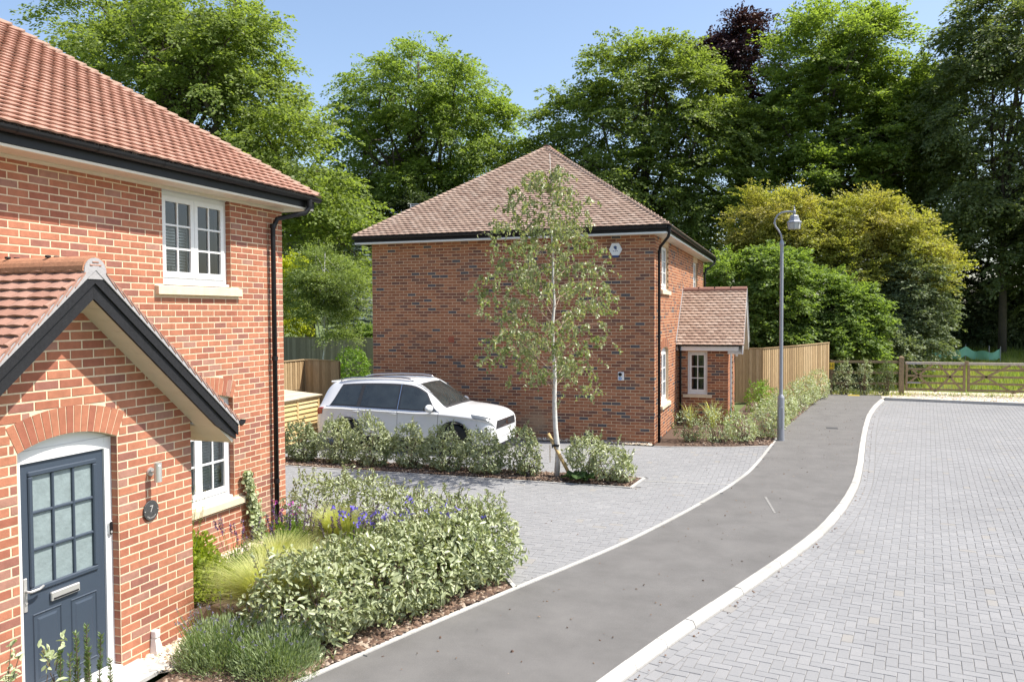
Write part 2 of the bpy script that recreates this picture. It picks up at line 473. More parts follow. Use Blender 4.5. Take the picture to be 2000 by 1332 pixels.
# thin pin-kerb edging on the inner side of the path
edging = empty("edging"); tag(edging, kind="structure")
P = along(XE, 3.0, 32.3, .90); Nn = normals2(P)
for i in range(len(P)-1):
    a, b_ = P[i], P[i+1]; na, nb = Nn[i], Nn[i+1]
    seg = along(XE, a[1], b_[1], .3)
    if len(seg) < 2: seg = np.array([a, b_])
    else: seg = np.vstack([seg, b_])
    t = (b_-a)*.002
    q = MB()
    sn = normals2(seg)
    L_ = [tuple(s - n_*.055) for s, n_ in zip(seg, sn)]; R_ = [tuple(s + n_*.002) for s, n_ in zip(seg, sn)]
    n = len(L_)
    vs = [(x, y, .012) for x, y in L_] + [(x, y, .012) for x, y in R_] + [(x, y, -.1) for x, y in L_] + [(x, y, -.1) for x, y in R_]
    fs = []
    for j in range(n-1):
        fs += [(j, n+j, n+j+1, j+1), (2*n+j, j, j+1, 2*n+j+1), (n+j, 3*n+j, 3*n+j+1, n+j+1)]
    q.add(vs, fs)
    q.build("edging_stone", K['kerb'], edging)
def edge_line(pts, wd=.05, z1=.012, parent=edging, mt='kerb', step=.9):
    for (x0, y0), (x1, y1) in zip(pts[:-1], pts[1:]):
        L_ = math.hypot(x1-x0, y1-y0); n = max(1, round(L_/step)); ux, uy = (x1-x0)/L_, (y1-y0)/L_
        for i in range(n):
            a = (x0+ux*(L_*i/n+.002), y0+uy*(L_*i/n+.002)); b_ = (x0+ux*(L_*(i+1)/n-.002), y0+uy*(L_*(i+1)/n-.002))
            q = MB(); q.prism([(a[0]+uy*wd/2, a[1]-ux*wd/2), (b_[0]+uy*wd/2, b_[1]-ux*wd/2), (b_[0]-uy*wd/2, b_[1]+ux*wd/2), (a[0]-uy*wd/2, a[1]+ux*wd/2)], -.1, z1, ch=.006)
            q.build("edging_stone", K[mt], parent)
ISL = [(-10.3,14.02),(-2.66,14.08),(-2.58,14.97),(-10.3,14.92)]
edge_line([ISL[0], ISL[1], ISL[2], ISL[3]])
edge_line([(-2.55,14.70),(-.97,14.86)], wd=.04, z1=.006)
BEDLINE = [(-2.90,8.50),(-3.35,9.15),(-4.2,9.75),(-5.5,10.08),(-6.85,10.12)]
edge_line(BEDLINE)
BED2 = [(-.50,19.42),(-1.3,19.0),(-2.6,18.64),(-3.0,18.62)]
edge_line(BED2)

# sheets under the paving
b = MB(); b.add([(-3.2,2.5,-.085),(16,2.5,-.085),(16,30.5,-.085),(3,31.6,-.085),(-.5,20,-.085)], [(0,1,2,3,4)])
def sheet(name, poly, z, mt):
    b = MB(); b.add([(x, y, z) for x, y in poly], [tuple(range(len(poly)))]); return b.build(name, mt, kind="structure")
rb = [(float(XK(y))+.05, float(y)) for y in np.arange(2.8, 31.3, .3)]
road = sheet("road", rb + [(3.1,31.42),(11,30.1),(15,29.4),(15,2.8)], -.066, K['sand'])
dv = [(float(XE(y))-.02, float(y)) for y in np.arange(8.5, 19.4, .25)]
DRV = dv + [(-.50,19.42),(-1.3,19.0),(-2.6,18.64),(-3.0,18.62),(-3.0,18.68),(-13,18.68),(-13,10.12),(-6.85,10.12),(-5.5,10.08),(-4.2,9.75),(-3.35,9.15)]
drive = sheet("driveway", DRV, -.010, K['sand'])

def in_poly(px, py, poly):
    ins = np.zeros(px.shape, bool); n = len(poly)
    for i in range(n):
        x0, y0 = poly[i]; x1, y1 = poly[(i+1) % n]
        c = ((y0 > py) != (y1 > py))
        with np.errstate(divide='ignore', invalid='ignore'):
            xi = (x1-x0)*(py-y0)/(y1-y0+1e-12) + x0
        ins ^= c & (px < xi)
    return ins

def clip_half(poly, p, nrm):
    out = []; n = len(poly)
    for i in range(n):
        a, b_ = poly[i], poly[(i+1) % n]
        da = (a[0]-p[0])*nrm[0] + (a[1]-p[1])*nrm[1]; db = (b_[0]-p[0])*nrm[0] + (b_[1]-p[1])*nrm[1]
        if da >= 0: out.append(a)
        if (da >= 0) != (db >= 0):
            t = da/(da-db); out.append((a[0]+(b_[0]-a[0])*t, a[1]+(b_[1]-a[1])*t))
    return out

def poly_area(p):
    return abs(sum(p[i][0]*p[(i+1)%len(p)][1]-p[(i+1)%len(p)][0]*p[i][1] for i in range(len(p))))/2

PW, PL, GAP, CH = .1, .2, .005, .005
def paver_mesh():
    b = MB(); hx, hy = PL/2-GAP/2, PW/2-GAP/2
    b.prism([(-hx,-hy),(hx,-hy),(hx,hy),(-hx,hy)], -.05, 0, ch=CH)
    return b.mesh("paver", K['paver'])
PAVER = paver_mesh()

def herringbone(parent, poly, holes, ang, z, box, nobj, name):
    ca, sa = math.cos(ang), math.sin(ang)
    x0, x1, y0, y1 = box
    cells = []
    rng = random.Random(3)
    nx0, nx1 = int(math.floor(x0/PW))-2, int(math.ceil(x1/PW))+2
    ny0, ny1 = int(math.floor(y0/PW))-2, int(math.ceil(y1/PW))+2
    for i in range(nx0, nx1):
        for j in range(ny0, ny1):
            k = (i-j) % 4
            if k == 0: cells.append(((i+1)*PW, (j+.5)*PW, 0))
            elif k == 2: cells.append(((i+.5)*PW, j*PW, 1))
    A = np.array(cells)
    wx = A[:, 0]*ca - A[:, 1]*sa; wy = A[:, 0]*sa + A[:, 1]*ca
    P = np.array(poly)
    segs = []
    Q = list(poly); n = len(Q)
    area = sum(Q[i][0]*Q[(i+1)%n][1]-Q[(i+1)%n][0]*Q[i][1] for i in range(n))
    sg = 1 if area > 0 else -1
    def addsegs(Q, sgn):
        n = len(Q)
        for i in range(n):
            a = np.array(Q[i]); b_ = np.array(Q[(i+1) % n]); d = b_-a; L_ = np.hypot(*d)
            if L_ < 1e-6: continue
            d = d/L_; segs.append((a, b_, d, np.array([-d[1], d[0]])*sgn, L_))
    addsegs(Q, sg)
    for h in holes:
        ar = sum(h[i][0]*h[(i+1)%len(h)][1]-h[(i+1)%len(h)][0]*h[i][1] for i in range(len(h)))
        addsegs(h, -1 if ar > 0 else 1)
    # distance to boundary
    dmin = np.full(len(wx), 9.); near = []
    for si, (a, b_, d, nn, L_) in enumerate(segs):
        t = np.clip((wx-a[0])*d[0]+(wy-a[1])*d[1], 0, L_)
        dd = np.hypot(wx-a[0]-t*d[0], wy-a[1]-t*d[1]); near.append(dd)
        dmin = np.minimum(dmin, dd)
    near = np.array(near)
    ins = in_poly(wx, wy, poly)
    for h in holes: ins &= ~in_poly(wx, wy, h)
    full = []; b = MB()
    hx, hy = PL/2-GAP/2, PW/2-GAP/2
    for q in np.nonzero((ins & (dmin >= .118)) | (dmin < .118))[0]:
        o = A[q, 2]; th = ang + (math.pi/2 if o else 0); c, s = math.cos(th), math.sin(th)
        cx, cy = wx[q], wy[q]
        if ins[q] and dmin[q] >= .118:
            full.append((cx, cy, th)); continue
        pl = [(cx+c*u-s*v, cy+s*u+c*v) for u, v in ((-hx,-hy),(hx,-hy),(hx,hy),(-hx,hy))]
        for si in np.nonzero(near[:, q] < .118)[0]:
            a, b_, d, nn, L_ = segs[si]
            pl = clip_half(pl, a + nn*.004, nn)
            if len(pl) < 3: break
        if len(pl) >= 3 and poly_area(pl) > .0012:
            b.prism(pl, z-.05, z + rng.uniform(-.0015, .0015), ch=.004)
    full.sort(key=lambda t: t[0]**2+t[1]**2)
    # nearest blocks that are inside the picture become pieces of their own
    def vis(t):
        d = Vector((t[0], t[1], z-CAM_H)); zz = d.dot(fw)
        if zz < 1: return False
        px = 1000+1593.3*d.dot(r2)/zz; py = 666-1593.3*d.dot(u2)/zz
        return -40 < px < 2040 and 0 < py < 1380 and not (px < 560)
    cnt = 0
    for cx, cy, th in full:
        dz = rng.uniform(-.0015, .0015)
        if cnt < nobj and vis((cx, cy)):
            inst("paver", PAVER, parent, (cx, cy, z+dz), (rng.uniform(-.006,.006), rng.uniform(-.004,.004), th + (math.pi if rng.random() < .5 else 0))); cnt += 1
        else:
            c, s = math.cos(th), math.sin(th); tx, ty = rng.uniform(-.006,.006), rng.uniform(-.006,.006)
            vs = []
            for v in PAVER.vertices:
                u, w_ = v.co.x, v.co.y
                vs.append((cx+c*u-s*w_, cy+s*u+c*w_, z+dz+v.co.z+u*tx+w_*ty))
            b.add(vs, [tuple(p.vertices) for p in PAVER.polygons])
    o = b.build(name, K['paver'], parent, kind="stuff")
    return o

# road: two stretcher rows following the kerb, herringbone beyond
BO = .116
rows = MB()
rr = random.Random(5)
for rw in range(2):
    off = BO + .006 + rw*.102
    P = along(XK, 3.0 + rw*.1, 31.2, .2); Nn = normals2(P)
    for i in range(len(P)-1):
        a = P[i]+Nn[i]*off; b_ = P[i+1]+Nn[i+1]*off; c_ = P[i+1]+Nn[i+1]*(off+.097); d_ = P[i]+Nn[i]*(off+.097)
        t = (b_-a)*.02
        rows.prism([tuple(a+t), tuple(b_-t), tuple(c_-t), tuple(d_+t)], -.11, -.06+rr.uniform(-.001,.001), ch=.004)
rows.build("border_pavers", K['paver'], road, kind="stuff")
PP = along(XK, 4.6, 31.3, .3); NN = normals2(PP)
rp = [tuple(p + n_*(BO+.212)) for p, n_ in zip(PP, NN)]
RPOLY = rp + [(3.75,31.22),(10.8,29.95),(4.2,5.2),(2.0,4.6)]
herringbone(road, RPOLY, [], R(-8), -.06, (-7,14,3,33), 300, "paver_field")
DPOLY = [(float(XE(y))-.06, float(y)) for y in np.arange(8.55, 19.35, .25)] + [(-.54,19.36),(-1.32,18.96),(-2.62,18.60),(-3.0,18.58),(-13,18.58),(-13,10.18),(-6.85,10.16),(-5.48,10.12),(-4.17,9.79),(-3.31,9.19)]
HOLE = [(-10.33,13.99),(-2.63,14.05),(-2.55,15.0),(-10.33,14.95)]
herringbone(drive, DPOLY, [HOLE], R(0), .0, (-13.2,0,8,19.8), 300, "paver_field")

# planting beds
def bed(name, poly, z, mt, grid=.12):
    b = MB(); b.add([(x, y, z) for x, y in poly], [tuple(range(len(poly)))]); return b.build(name, mt, kind="structure")
FB = [(float(XE(y))-.055, float(y)) for y in np.arange(3.2, 8.5, .25)] + [(-2.92,8.46),(-3.38,9.11),(-4.22,9.71),(-5.5,10.05),(-6.83,10.09),(-6.83,6.3),(-5.42,6.3),(-5.0,5.5),(-4.95,3.2)]
bed("planting_bed", FB, .008, K['mulch'])
bed("planting_bed", [(ISL[0][0],ISL[0][1]+.03),(ISL[1][0]-.03,ISL[1][1]+.03),(ISL[2][0]-.03,ISL[2][1]-.03),(ISL[3][0],ISL[3][1]-.03)], .006, K['mulch'])
B2 = [(float(XE(y))-.055, float(y)) for y in np.arange(19.45, 32.4, .4)] + [(-1.2,32.4),(-1.6,25.4),(-1.64,22.7),(-3.0,22.7),(-3.0,18.66),(-2.6,18.68),(-1.3,19.04)]
bed("planting_bed", B2, .005, K['mulch'])
bed("gravel_strip", [(-5.42,6.3),(-5.42,5.45),(-5.1,5.45),(-5.0,5.55),(-5.12,6.3)], .016, K['gravelbed'])
bed("gravel_strip", [(-6.83,6.36),(-6.55,6.36),(-6.55,9.95),(-6.83,9.95)], .016, K['gravelbed'])
bed("gravel_strip", [(-13,18.70),(-3.05,18.70),(-3.05,18.9),(-13,18.9)], .006, K['gravelbed'])
bed("gravel_verge", [(3.0,31.6),(12,30.1),(13,35.0),(3.6,34.9),(2.0,34.6),(1.1,32.5),(2.4,32.44)], -.02, K['gravelbed'])

def scatter_flakes(name, polys, n, size, mt, zf, flat=.25, parent=None):
    """small angular flakes or pebbles as one mesh"""
    pts = []
    for poly, w_ in polys:
        P = np.array(poly); lo, hi = P.min(0), P.max(0)
        k = int(n*w_); got = []
        while sum(map(len, got)) < k:
            c = RNG.uniform(lo, hi, (k*2, 2)); got.append(c[in_poly(c[:, 0], c[:, 1], poly)])
        pts.append(np.vstack(got)[:k])
    C = np.vstack(pts); n = len(C)
    s = RNG.uniform(size[0], size[1], n)
    a = RNG.uniform(0, 2*np.pi, n); asp = RNG.uniform(.35, .7, n)
    u = np.stack([np.cos(a), np.sin(a), RNG.normal(0, flat, n)], 1); u /= np.linalg.norm(u, axis=1)[:, None]
    v = np.stack([-np.sin(a), np.cos(a), RNG.normal(0, flat, n)], 1)
    c3 = np.column_stack([C, zf + RNG.uniform(.004, .02, n)])
    w_ = np.cross(u, v)
    hs = s[:, None]
    # flat-topped wedge: 4 top, 4 bottom
    top = [c3 + u*hs*a_ + v*hs*asp[:, None]*b_ + w_*hs*.22 for a_, b_ in ((-.9,-.8),(.8,-.9),(1,.8),(-.8,1))]
    bot = [c3 + u*hs*a_*1.15 + v*hs*asp[:, None]*b_*1.15 - w_*hs*.25 for a_, b_ in ((-1,-1),(1,-1),(1,1),(-1,1))]
    V = np.stack(top+bot, 1).reshape(-1, 3)
    base = np.arange(n)[:, None]*8
    Fq = np.array([[0,1,2,3],[4,5,1,0],[5,6,2,1],[6,7,3,2],[7,4,0,3]])
    F = (base[:, :, None] + Fq[None]).reshape(-1, 4)
    o = link(bpy.data.objects.new(name, np_mesh(name, V, F, mt)), parent)
    return tag(o, kind="stuff")
fb_near = [(float(XE(y))-.07, float(y)) for y in np.arange(5.0, 8.4, .25)] + [(-3.0,8.5),(-3.6,8.0),(-4.6,6.2),(-5.0,5.2)]
o = scatter_flakes("bark_mulch", [(fb_near, .42), ([(-10.2,14.06),(-2.72,14.12),(-2.64,14.9),(-10.2,14.86)], .38), ([(-2.6,18.75),(-1.3,19.15),(-.45,19.6),(-.2,22.5),(1.0,31),(.6,31),(-.7,22.5),(-1.6,20)], .2)], 15000, (.012, .032), K['chip'], .012)
tag(o, "brown bark chip mulch spread over the planting beds", "mulch")
o = scatter_flakes("pebbles", [([(-5.41,6.3),(-5.41,5.48),(-5.08,5.48),(-5.02,5.58),(-5.12,6.3)], .2), ([(-6.8,6.4),(-6.58,6.4),(-6.58,9.9),(-6.8,9.9)], .3), ([(-12,18.71),(-3.06,18.71),(-3.06,18.88),(-12,18.88)], .3), ([(3.1,31.75),(9,30.8),(9,33.6),(3.7,33.5)], .25)], 5200, (.012, .024), K['pebble'], .012, flat=.5)
tag(o, "pale pebbles along the foot of the brick walls", "pebbles")
# leaf litter and grit specks on path, driveway and road
o = scatter_flakes("leaf_litter", [([(float(XE(y))+.05, float(y)) for y in np.arange(5, 31, 1.)] + [(float(XK(y))-.05, float(y)) for y in np.arange(30, 5, -1.)], .42), (DPOLY, .30), ([(float(XK(y))+.14, float(y)) for y in np.arange(5, 31, .5)] + [(float(XK(y))+.24, float(y)) for y in np.arange(30.5, 5, -.5)], .28)], 520, (.005, .013), K['chip'], -.004)
for v in o.data.vertices:
    if v.co.x > XK(v.co.y)+.1: v.co.z -= .058
tag(o, "scattered dry leaf scraps on the path and paving", "litter")
# doorstep slab and utility covers
q = MB(); q.bbox((-5.56,4.40,0.0),(-5.08,5.62,.045),.006); q.build("doorstep", K['kerb'], label="pale concrete step below the blue front door", cat="step")
q = MB(); q.bbox((1.93,32.05,.0),(2.33,32.35,.006),.003); q.build("hydrant_cover", mat('yellow_cover', (.55,.40,.04), .7, var=.2, vscale=20), label="small yellow cover plate at far end of the footpath", cat="cover")
q = MB(); q.bbox((.86,22.80,.0),(1.14,23.06,.006),.003); q.build("stop_tap_cover", mat('iron_cover', (.07,.07,.075), .6, metal=.4), label="small dark square cover set in the asphalt footpath", cat="cover")
q = MB(); q.prism([(-.43,14.05),(-.39,14.05),(-.22,12.93),(-.25,12.93)], .0, .0035); q.build("chalk_mark", mat('pale_scuff', (.205,.198,.187), .95, var=.3, vscale=20), label="pale scuff line scraped across the asphalt footpath", cat="scuff")
# ------------------------------------------------------------------ brickwork
BL, BH, JT = .215, .065, .010
class Frame:
    """wall frame: u to the right as seen from outside, n outwards"""
    def __init__(s, ox, oy, th):
        s.ox, s.oy, s.th = ox, oy, th
        s.u = (math.cos(th), math.sin(th)); s.n = (math.sin(th), -math.cos(th))
    def pt(s, a, d, z):
        return (s.ox+s.u[0]*a+s.n[0]*d, s.oy+s.u[1]*a+s.n[1]*d, z)

def brick_geo(b, fr, a0, a1, z0, z1, d=0., jit=None):
    c = .004; dp = .03
    j = jit.uniform(-.0012, .0012) if jit else 0
    pts = []
    for (x0, x1, y0, y1, dd) in ((a0, a1, z0, z1, -dp), (a0, a1, z0, z1, d-c+j), (a0+c, a1-c, z0+c, z1-c, d+j)):
        pts += [fr.pt(x0, dd, y0), fr.pt(x1, dd, y0), fr.pt(x1, dd, y1), fr.pt(x0, dd, y1)]
    fs = [(8,9,10,11)]
    for L in (0, 4):
        for i in range(4):
            fs.append((L+i, L+(i+1)%4, L+4+(i+1)%4, L+4+i))
    b.add(pts, fs)

BRICKS = {}
def brick_mesh(mt):
    if mt.name not in BRICKS:
        b = MB(); brick_geo(b, Frame(0, 0, 0), 0, BL, 0, BH)
        BRICKS[mt.name] = b.mesh("brick", mt)
    return BRICKS[mt.name]

def brickwork(wall, fr, a0, a1, corner, z0, z1, rows_z0, mt, blocks=None, limits=None, nobj=300, parity=0, name="brickwork"):
    """stretcher bond; corner = u where even rows start with a full brick; blocks(z0,z1)->[(a,b)]"""
    rng = random.Random(int(a1*1000) % 997 + 11)
    lst = []
    r_ = int(math.floor((z0-rows_z0)/.075))
    while True:
        zb = rows_z0 + r_*.075 + JT/2; zt = zb + BH
        if zb > z1: break
        if zt > z0+.004:
            lo, hi = a0, a1
            if limits:
                l2, h2 = limits(zb); lo, hi = max(lo, l2), min(hi, h2)
            off = 0 if (r_+parity) % 2 == 0 else .1125
            n0 = int(math.floor((lo-corner+off)/.225))-1
            n1 = int(math.ceil((hi-corner+off)/.225))+1
            bl = blocks(zb, zt) if blocks else []
            for k in range(n0, n1+1):
                s, e = corner - off + k*.225 + JT/2, corner - off + (k+1)*.225 - JT/2
                s, e = max(s, lo), min(e, hi)
                parts = [(s, e)] if e-s > .012 else []
                for (p, q) in bl:
                    new = []
                    for (s_, e_) in parts:
                        if q <= s_ or p >= e_: new.append((s_, e_)); continue
                        if p - s_ > .015: new.append((s_, p))
                        if e_ - q > .015: new.append((q, e_))
                    parts = new
                for (s_, e_) in parts:
                    lst.append((s_, e_, max(zb, z0), min(zt, z1)))
        r_ += 1
    def key(t):
        x, y, z = fr.pt((t[0]+t[1])/2, 0, t[2]); return x*x+y*y+(z-CAM_H)**2
    def vis(t):
        x, y, z = fr.pt((t[0]+t[1])/2, 0, t[2]); d = Vector((x, y, z-CAM_H)); zz = d.dot(fw)
        px = 1000+1593.3*d.dot(r2)/zz; py = 666-1593.3*d.dot(u2)/zz
        return -20 < px < 2020 and -20 < py < 1350
    lst.sort(key=key)
    b = MB(); cnt = 0; me = brick_mesh(mt)
    for t in lst:
        full = abs(t[1]-t[0]-BL) < .002 and abs(t[3]-t[2]-BH) < .002
        if full and cnt < nobj and vis(t):
            x, y, z = fr.pt(t[0], rng.uniform(-.0012, .0012), t[2])
            inst("brick", me, wall, (x, y, z), (0, 0, fr.th)); cnt += 1
        else:
            brick_geo(b, fr, t[0], t[1], t[2], t[3], 0, rng)
    if b.v: b.build(name, mt, wall, kind="stuff")

def slab(fr, a0, a1, z0, z1, openings, d0=-.25, d1=-.003, top=None):
    """solid wall with rectangular openings (a0,a1,z0,z1); returns MB"""
    b = MB()
    As = sorted({a0, a1} | {o[0] for o in openings} | {o[1] for o in openings})
    As = [a for a in As if a0 <= a <= a1]
    for p, q in zip(As[:-1], As[1:]):
        cuts = sorted((o[2], o[3]) for o in openings if o[0] < (p+q)/2 < o[1])
        zc = z0; spans = []
        for c0, c1 in cuts:
            if c0 > zc: spans.append((zc, c0))
            zc = max(zc, c1)
        if zc < z1: spans.append((zc, z1))
        for s, e in spans:
            pts = [fr.pt(x, d, z) for z in (s, e) for (x, d) in ((p, d1), (q, d1), (q, d0), (p, d0))]
            b.add(pts, [(3,2,1,0),(4,5,6,7),(0,1,5,4),(1,2,6,5),(2,3,7,6),(3,0,4,7)])
    return b

def arch(parent, fr, uc, half, z_spring, rise, mt, mort, n=13, h=.215, name="arch"):
    """segmental brick arch ring of separate voussoirs"""
    Rr = (half*half + rise*rise)/(2*rise); cz = z_spring + rise - Rr
    a = math.asin(half/Rr)
    k = 1.0 + .10
    bk = MB()
    pts_i = []; pts_o = []
    for i in range(n+1):
        t = -a + 2*a*i/n
        pts_i.append((uc+Rr*math.sin(t), cz+Rr*math.cos(t)))
        t2 = t*1.0
        # skewbacks lean outwards
        pts_o.append((uc+(Rr+h)*math.sin(t2)*(1+.02), cz+(Rr+h)*math.cos(t2)))
    vs = [fr.pt(x, -.006, z) for x, z in pts_i+pts_o] + [fr.pt(x, -.1, z) for x, z in pts_i+pts_o]
    m_ = n+1
    fs = [(i, i+1, m_+i+1, m_+i) for i in range(n)] + [(2*m_+i, 2*m_+i+1, i+1, i) for i in range(n)]
    bk.add(vs, fs)
    ar = bk.build(name, mort, parent)
    for i in range(n):
        g = .06
        def L(p, q, t): return (p[0]+(q[0]-p[0])*t, p[1]+(q[1]-p[1])*t)
        A = L(pts_i[i], pts_i[i+1], g); B = L(pts_i[i], pts_i[i+1], 1-g)
        D = L(pts_o[i], pts_o[i+1], g); C = L(pts_o[i], pts_o[i+1], 1-g)
        A = L(A, D, .012); B = L(B, C, .012)
        b = MB(); c = .003
        vs = [fr.pt(x, -.1, z) for x, z in (A, B, C, D)] + [fr.pt(x, .0008, z) for x, z in (A, B, C, D)]
        b.add(vs, [(4,5,6,7),(0,1,5,4),(1,2,6,5),(2,3,7,6),(3,0,4,7)])
        b.build("brick", mt, ar)
    def ext(u):   # top of the ring at u
        d = abs(u-uc)
        return cz + math.sqrt(max(0, (Rr+h)**2 - d*d))
    def blocks(zb, zt):
        zm = (zb+zt)/2
        if zm < z_spring: return [(uc-half-.005, uc+half+.005)]
        v = (Rr+h)**2-(zm-cz)**2
        if v <= 0: return []
        w_ = math.sqrt(v)
        wmax = half + (zm-z_spring)*math.tan(a)*1.02 + .008
        return [(uc-min(w_, wmax), uc+min(w_, wmax))]
    return ar, blocks, (cz, Rr)

def window(parent, fr, a0, a1, z0, z1, d=-.09, sashes=2, cols=2, rows=3, label=None, fw_=.055, sw=.06, bar=.022):
    """casement window: frame > sash, glazing_bar, pane"""
    b = MB()
    def bx(b, x0, x1, zz0, zz1, d0, d1):
        pts = [fr.pt(x, dd, z) for z in (zz0, zz1) for (x, dd) in ((x0, d1), (x1, d1), (x1, d0), (x0, d0))]
        b.add(pts, [(3,2,1,0),(4,5,6,7),(0,1,5,4),(1,2,6,5),(2,3,7,6),(3,0,4,7)])
    bx(b, a0, a0+fw_, z0, z1, d-.06, d); bx(b, a1-fw_, a1, z0, z1, d-.06, d)
    bx(b, a0+fw_, a1-fw_, z1-fw_, z1, d-.06, d-.001); bx(b, a0+fw_, a1-fw_, z0, z0+fw_, d-.06, d-.001)
    wn = b.build("window", K['white'], parent, label=label)
    b = MB(); bx(b, a0-.012, a1+.012, z0-.03, z0-.001, d-.04, d+.045); b.build("cill", K['white'], wn)
    W = (a1-a0-2*fw_)/sashes
    for s in range(sashes):
        x0 = a0+fw_+s*W+.003; x1 = x0+W-.006; q0 = z0+fw_+.003; q1 = z1-fw_-.003
        b = MB()
        bx(b, x0, x0+sw, q0, q1, d-.045, d+.014); bx(b, x1-sw, x1, q0, q1, d-.045, d+.014)
        bx(b, x0+sw, x1-sw, q0, q0+sw*1.15, d-.045, d+.013); bx(b, x0+sw, x1-sw, q1-sw, q1, d-.045, d+.013)
        b.build("sash", K['white'], wn)
        gx0, gx1, gz0, gz1 = x0+sw, x1-sw, q0+sw*1.15, q1-sw
        for c in range(1, cols):
            xx = gx0+(gx1-gx0)*c/cols
            b = MB(); bx(b, xx-bar/2, xx+bar/2, gz0, gz1, d-.03, d+.004); b.build("glazing_bar", K['white'], wn)
        for r_ in range(1, rows):
            zz = gz0+(gz1-gz0)*r_/rows
            b = MB(); bx(b, gx0, gx1, zz-bar/2, zz+bar/2, d-.03, d+.006); b.build("glazing_bar", K['white'], wn)
        for c in range(cols):
            for r_ in range(rows):
                b = MB()
                b.add([fr.pt(x, d-.012, z) for x, z in ((gx0+(gx1-gx0)*c/cols, gz0+(gz1-gz0)*r_/rows), (gx0+(gx1-gx0)*(c+1)/cols, gz0+(gz1-gz0)*r_/rows), (gx0+(gx1-gx0)*(c+1)/cols, gz0+(gz1-gz0)*(r_+1)/rows), (gx0+(gx1-gx0)*c/cols, gz0+(gz1-gz0)*(r_+1)/rows))], [(0,1,2,3)])
                b.build("pane", K['glass'], wn)
    return wn

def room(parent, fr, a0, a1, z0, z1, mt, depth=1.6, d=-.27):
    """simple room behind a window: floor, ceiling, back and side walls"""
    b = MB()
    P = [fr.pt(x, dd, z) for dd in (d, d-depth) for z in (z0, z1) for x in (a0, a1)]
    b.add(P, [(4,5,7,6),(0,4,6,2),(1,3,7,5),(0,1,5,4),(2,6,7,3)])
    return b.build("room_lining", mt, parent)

def blind(parent, fr, a0, a1, z0, z1, d=-.17, n=None):
    b = MB(); n = n or int((z1-z0)/.035)
    for i in range(n):
        z = z0 + (z1-z0)*i/n
        pts = [fr.pt(x, dd, zz) for (dd, zz) in ((d, z), (d-.018, z+.024)) for x in (a0, a1)]
        b.add(pts, [(0,1,3,2)])
    return b.build("blind", K['blind'], parent)

def sill(parent, fr, a0, a1, z0, z1, proj=.055):
    b = MB()
    prof = [(-.09, z0), (proj, z0), (proj, z1-.018), (-.09, z1)]
    vs = [fr.pt(a, d, z) for a in (a0, a1) for d, z in prof]
    b.add(vs, [(0,1,2,3)[::-1], (4,5,6,7)] + [(i, (i+1)%4, 4+(i+1)%4, 4+i) for i in range(4)])
    return b.build("sill", K['stone'], parent)

def tile_geo(b, O, U, D, Nn, wd, ln, rng=None, th=.015, lift=.015, camber=.009):
    """plain tile: O = lower left corner on the roof plane, U across, D up the slope, Nn normal"""
    j = rng.uniform(-.0025, .0025) if rng else 0
    k = rng.uniform(-.0025, .0025) if rng else 0
    vs = []
    for x, cm in ((.002, 0), (wd/2, camber), (wd-.002, 0)):
        vs += [O + U*x + D*j + Nn*(lift+th+cm+k), O + U*x + D*j + Nn*(lift-.004+cm+k), O + U*x + D*ln + Nn*(.004+cm*.6)]
    b.add(vs, [(0,3,5,2),(3,6,8,5),(1,4,3,0),(4,7,6,3),(0,2,1),(6,7,8)])

TILE = {}
def tile_mesh(mt, wd, ln):
    k = (mt.name, wd, ln)
    if k not in TILE:
        b = MB(); tile_geo(b, Vector((0,0,0)), Vector((1,0,0)), Vector((0,1,0)), Vector((0,0,1)), wd, ln)
        TILE[k] = b.mesh("tile", mt)
    return TILE[k]

def tiled(parent, O, U, D, row_range, mt, gauge=.11, wd=.165, nobj=0, length=None, name="tiling"):
    """O origin at eave; row_range(s)-> (u0,u1) at slope distance s or None"""
    U = Vector(U).normalized(); D = Vector(D).normalized(); Nn = U.cross(D).normalized()
    M3 = Matrix((U, D, Nn)).transposed().to_euler()
    b = MB(); rng = random.Random(17); lst = []
    r_ = 0
    while True:
        s = r_*gauge
        rr_ = row_range(s)
        if rr_ is None: break
        u0, u1 = rr_
        off = (r_ % 2)*wd/2
        k = math.floor((u0-off)/wd)
        while off + k*wd < u1:
            a, c = max(off+k*wd, u0), min(off+(k+1)*wd, u1)
            if c-a > .02: lst.append((a, c, s))
            k += 1
        r_ += 1
    O = Vector(O)
    def key(t): return (O+U*t[0]+D*t[2]-Vector((0,0,CAM_H))).length
    def vis(t):
        d = O+U*t[0]+D*t[2]-Vector((0,0,CAM_H)); zz = d.dot(fw)
        px = 1000+1593.3*d.dot(r2)/zz; py = 666-1593.3*d.dot(u2)/zz
        return -20 < px < 2020 and -20 < py < 1350
    lst.sort(key=key); cnt = 0; me = tile_mesh(mt, wd, gauge+.03)
    for a, c, s in lst:
        p = O+U*a+D*s
        if c-a > wd-.004 and cnt < nobj and vis((a, c, s)):
            p = p + D*rng.uniform(-.0025,.0025) + Nn*rng.uniform(-.0025,.0025)
            o = bpy.data.objects.new("tile", me); o.location = p; o.rotation_euler = M3; link(o, parent); cnt += 1
        else:
            tile_geo(b, p, U, D, Nn, c-a, gauge+.03, rng)
    if b.v: b.build(name, mt, parent, kind="stuff")

